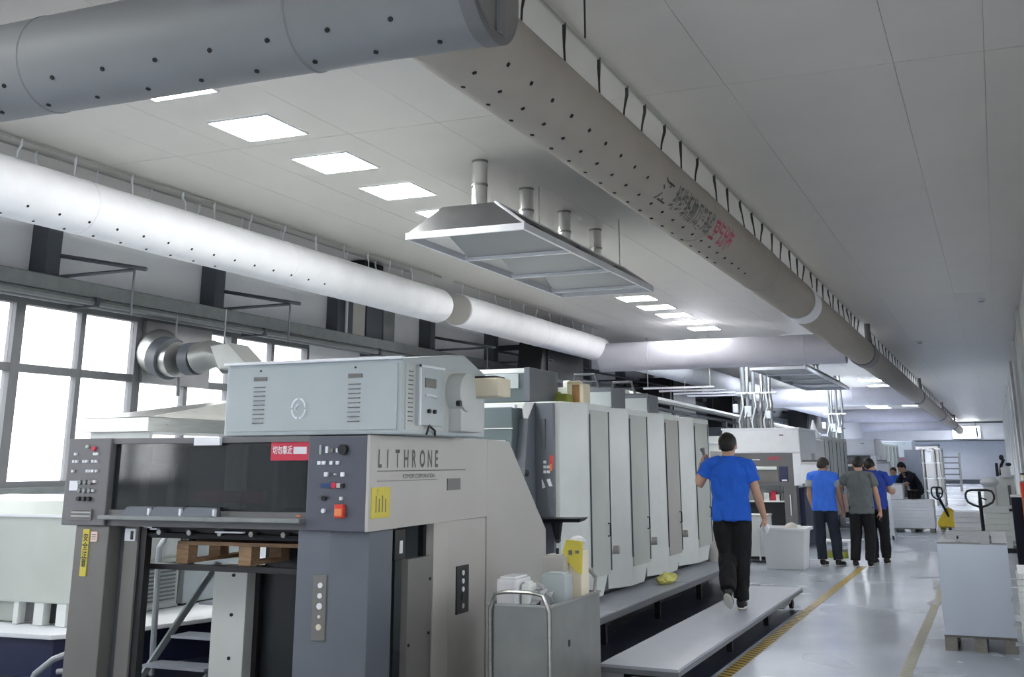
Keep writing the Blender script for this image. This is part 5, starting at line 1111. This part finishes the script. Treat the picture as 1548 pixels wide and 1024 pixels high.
    mb = MB().tube([V('nek') + Vector((0, 0, -.03)), V('nek') + Vector((0, -.004, .014))], .07, 18, rr=[(.078, .074), (.066, .063)]); o = remesh(mb, .007, 'collar', shirt, t, 1)
    if cuff:
        for q in 'LR':
            S, E_ = V('s' + q), V('e' + q); mb = MB().tube([lerp(S, E_, sleeve_end - .34), lerp(S, E_, sleeve_end + .03)], .084, 14); remesh(mb, .008, 'sleeve_cuff', cuff, t, 2)
    # trousers
    mb = MB()
    mb.tube([V('pel') + Vector((0, 0, -.12)), V('pel') + Vector((0, 0, -.02)), V('pel') + Vector((0, 0, .06))], .13, 20, rr=[(.15, .11), (.175, .122), (.165, .115)])
    for q in 'LR':
        h_, k_, a_ = V('h' + q), V('k' + q), V('a' + q)
        mb.tube([h_ + Vector((0, 0, .03)), lerp(h_, k_, .35), k_, lerp(k_, a_, .5), lerp(k_, a_, .97)], .09, 16, rr=[.108, .104, .088, .083, .076])
    remesh(mb, vox, 'trousers', trous, t, 3, fold * .9, 7, loc[1])
    # shoes
    for q in 'LR':
        a_ = V('a' + q); f_ = V('f' + q).normalized(); u_ = Vector((0, 0, 1)); u_ = (u_ - f_ * u_.dot(f_)).normalized(); r_ = f_.cross(u_)
        FM = Matrix((r_, f_, u_)).transposed().to_4x4()
        def fp(x, y, z): return a_ + r_ * x + f_ * y + u_ * z
        mb = MB(); mb.ell(fp(0, .0, -.03), (.042, .065, .05), 14, 10, FM); mb.ell(fp(0, .10, -.045), (.045, .095, .036), 14, 10, FM); mb.tube([fp(0, -.0, .01), fp(0, 0, -.04)], .045, 12)
        mb.cut(fp(0, 0, -.075), -u_)
        sh_ = remesh(mb, .008, 'shoe', shoe, t, 1)
        mb = MB(); mb.ell(fp(0, .06, -.073), (.048, .135, .014), 16, 6, FM); so = remesh(mb, .007, 'sole', M_sole, t, 1); so.parent = sh_
    return t
w1 = person('man in royal blue polo and black trousers walking away along the low platform', (-2.49, 11.35, .2), .05,
    dict(sL=(-.185, 0, 1.385), eL=(-.31, .0, 1.17), wL=(-.30, .13, 1.36), nL=(.9, .2, 0), cL=.9, eR=(.255, .02, 1.10), wR=(.305, .1, .87), nR=(-.8, .3, 0), cR=.8,
         aL=(-.035, -.2, .2), kL=(-.07, .06, .51), fL=(0, .75, -.62), aR=(.035, .1, .085), kR=(.07, .1, .49), hed=(-.005, .02, 1.55)), M_polo, M_trous, M_hair, vox=.008, fold=.012, cuff=None)
w2 = person('man in a bright blue polo with grey sleeves standing at left of the group', (-2.63, 18.85, 0), .0,
    dict(hed=(.02, .02, 1.53), hd=(.5, 1, -.1), eL=(-.22, -.02, 1.09), wL=(-.19, .08, .87), eR=(.23, .05, 1.12), wR=(.27, .13, .86), aL=(-.08, -.02, .085), aR=(.16, -.0, .085), kR=(.13, .03, .48), fR=(.5, 1, 0), fL=(.3, 1, 0)), M_polo2, M_trous2, M_hair2, cuff=M_cuff)
w3 = person('man in a dark grey T-shirt and black trousers, arm stretched to the left', (-2.06, 18.85, 0), .0,
    dict(hed=(-.01, .03, 1.545), hd=(-.2, 1, -.3), eL=(-.33, .06, 1.2), wL=(-.50, .22, 1.10), nL=(0, 0, -1), cL=.3, eR=(.24, 0, 1.1), wR=(.27, .06, .84), aL=(-.15, -.02, .085), kL=(-.12, .02, .48), aR=(.07, 0, .085), hem=.80), M_tee, M_trous, M_hair)
w4 = person('man in a deep blue shirt half hidden behind the grey-shirted man', (-1.9, 19.45, 0), -.1,
    dict(hed=(-.05, .03, 1.52), hd=(-.3, 1, -.2), eR=(.23, .06, 1.12), wR=(.25, .25, 1.12), cR=.7, nR=(-.9, 0, .2), aL=(-.08, 0, .085), aR=(.1, 0, .085)), M_polo3, M_trous, M_hair)
w5 = person('worker in a dark navy jacket bending over the far white sheet stack', (-1.95, 29.35, 0), 2.2,
    dict(pel=(0, -.1, .93), wai=(0, -.06, 1.05), che=(0, .08, 1.2), nek=(0, .2, 1.33), hed=(0, .28, 1.44), hd=(0, 1, -.5), sL=(-.18, .14, 1.28), sR=(.18, .14, 1.28), eL=(-.24, .3, 1.08), eR=(.26, .26, 1.05), wL=(-.2, .5, 1.0), wR=(.22, .48, .95)), M_navys, M_trous, M_hair, sleeve_end=.95)
w6 = person('worker in a bright blue shirt beside the white box in the distance', (-2.45, 30.2, 0), 2.9,
    dict(), M_polo2, M_trous2, M_hair2)
w6.scale = (.86, .86, .86)
# things held
ph = thing('dark_tool', 'grey tool held up in the raised left hand of the man in royal blue', 'tool', (-2.78, 11.5, 1.6))
MB().tube([(-2.77, 11.52, 1.60), (-2.785, 11.53, 1.68), (-2.80, 11.535, 1.73)], .02, 8, rr=[.012, .016, .028]).build('blade', M_mdark, ph, 0, True)
rg = thing('white_rag', 'white rag held in the lowered right hand of the man in royal blue', 'rag', (-2.17, 11.5, .93))
mb = MB(); bmesh.ops.create_icosphere(mb.b, subdivisions=3, radius=1)
for v in mb.b.verts: v.co = Vector((-2.185 + v.co.x * (.035 + .02 * noise.noise(v.co * 2)), 11.5 + v.co.y * .04, .965 + v.co.z * (.06 + .03 * noise.noise(v.co * 2 + Vector((3, 0, 0))))))
mb.build('crumpled_cloth', M_paper, rg, 0, True)
pp = thing('paper_sample', 'pinkish paper sample held between the two standing men', 'paper', (-2.4, 19.05, .85))
MB().hexa([(-2.46, 19.02, .84), (-2.3, 19.02, .82), (-2.3, 19.03, .82), (-2.46, 19.03, .84)], [(-2.47, 19.1, 1.08), (-2.3, 19.1, 1.09), (-2.3, 19.11, 1.09), (-2.47, 19.11, 1.08)]).build('sheet', M_pink, pp)
phn = thing('mobile_phone', 'small dark phone in the lowered hand of the grey-shirted man', 'phone', (-1.79, 18.93, .72)); MB().box(-1.805, -1.775, 18.91, 18.925, .68, .8).build('body', M_black, phn, .003)

bpy.data.scenes.remove(TMP)
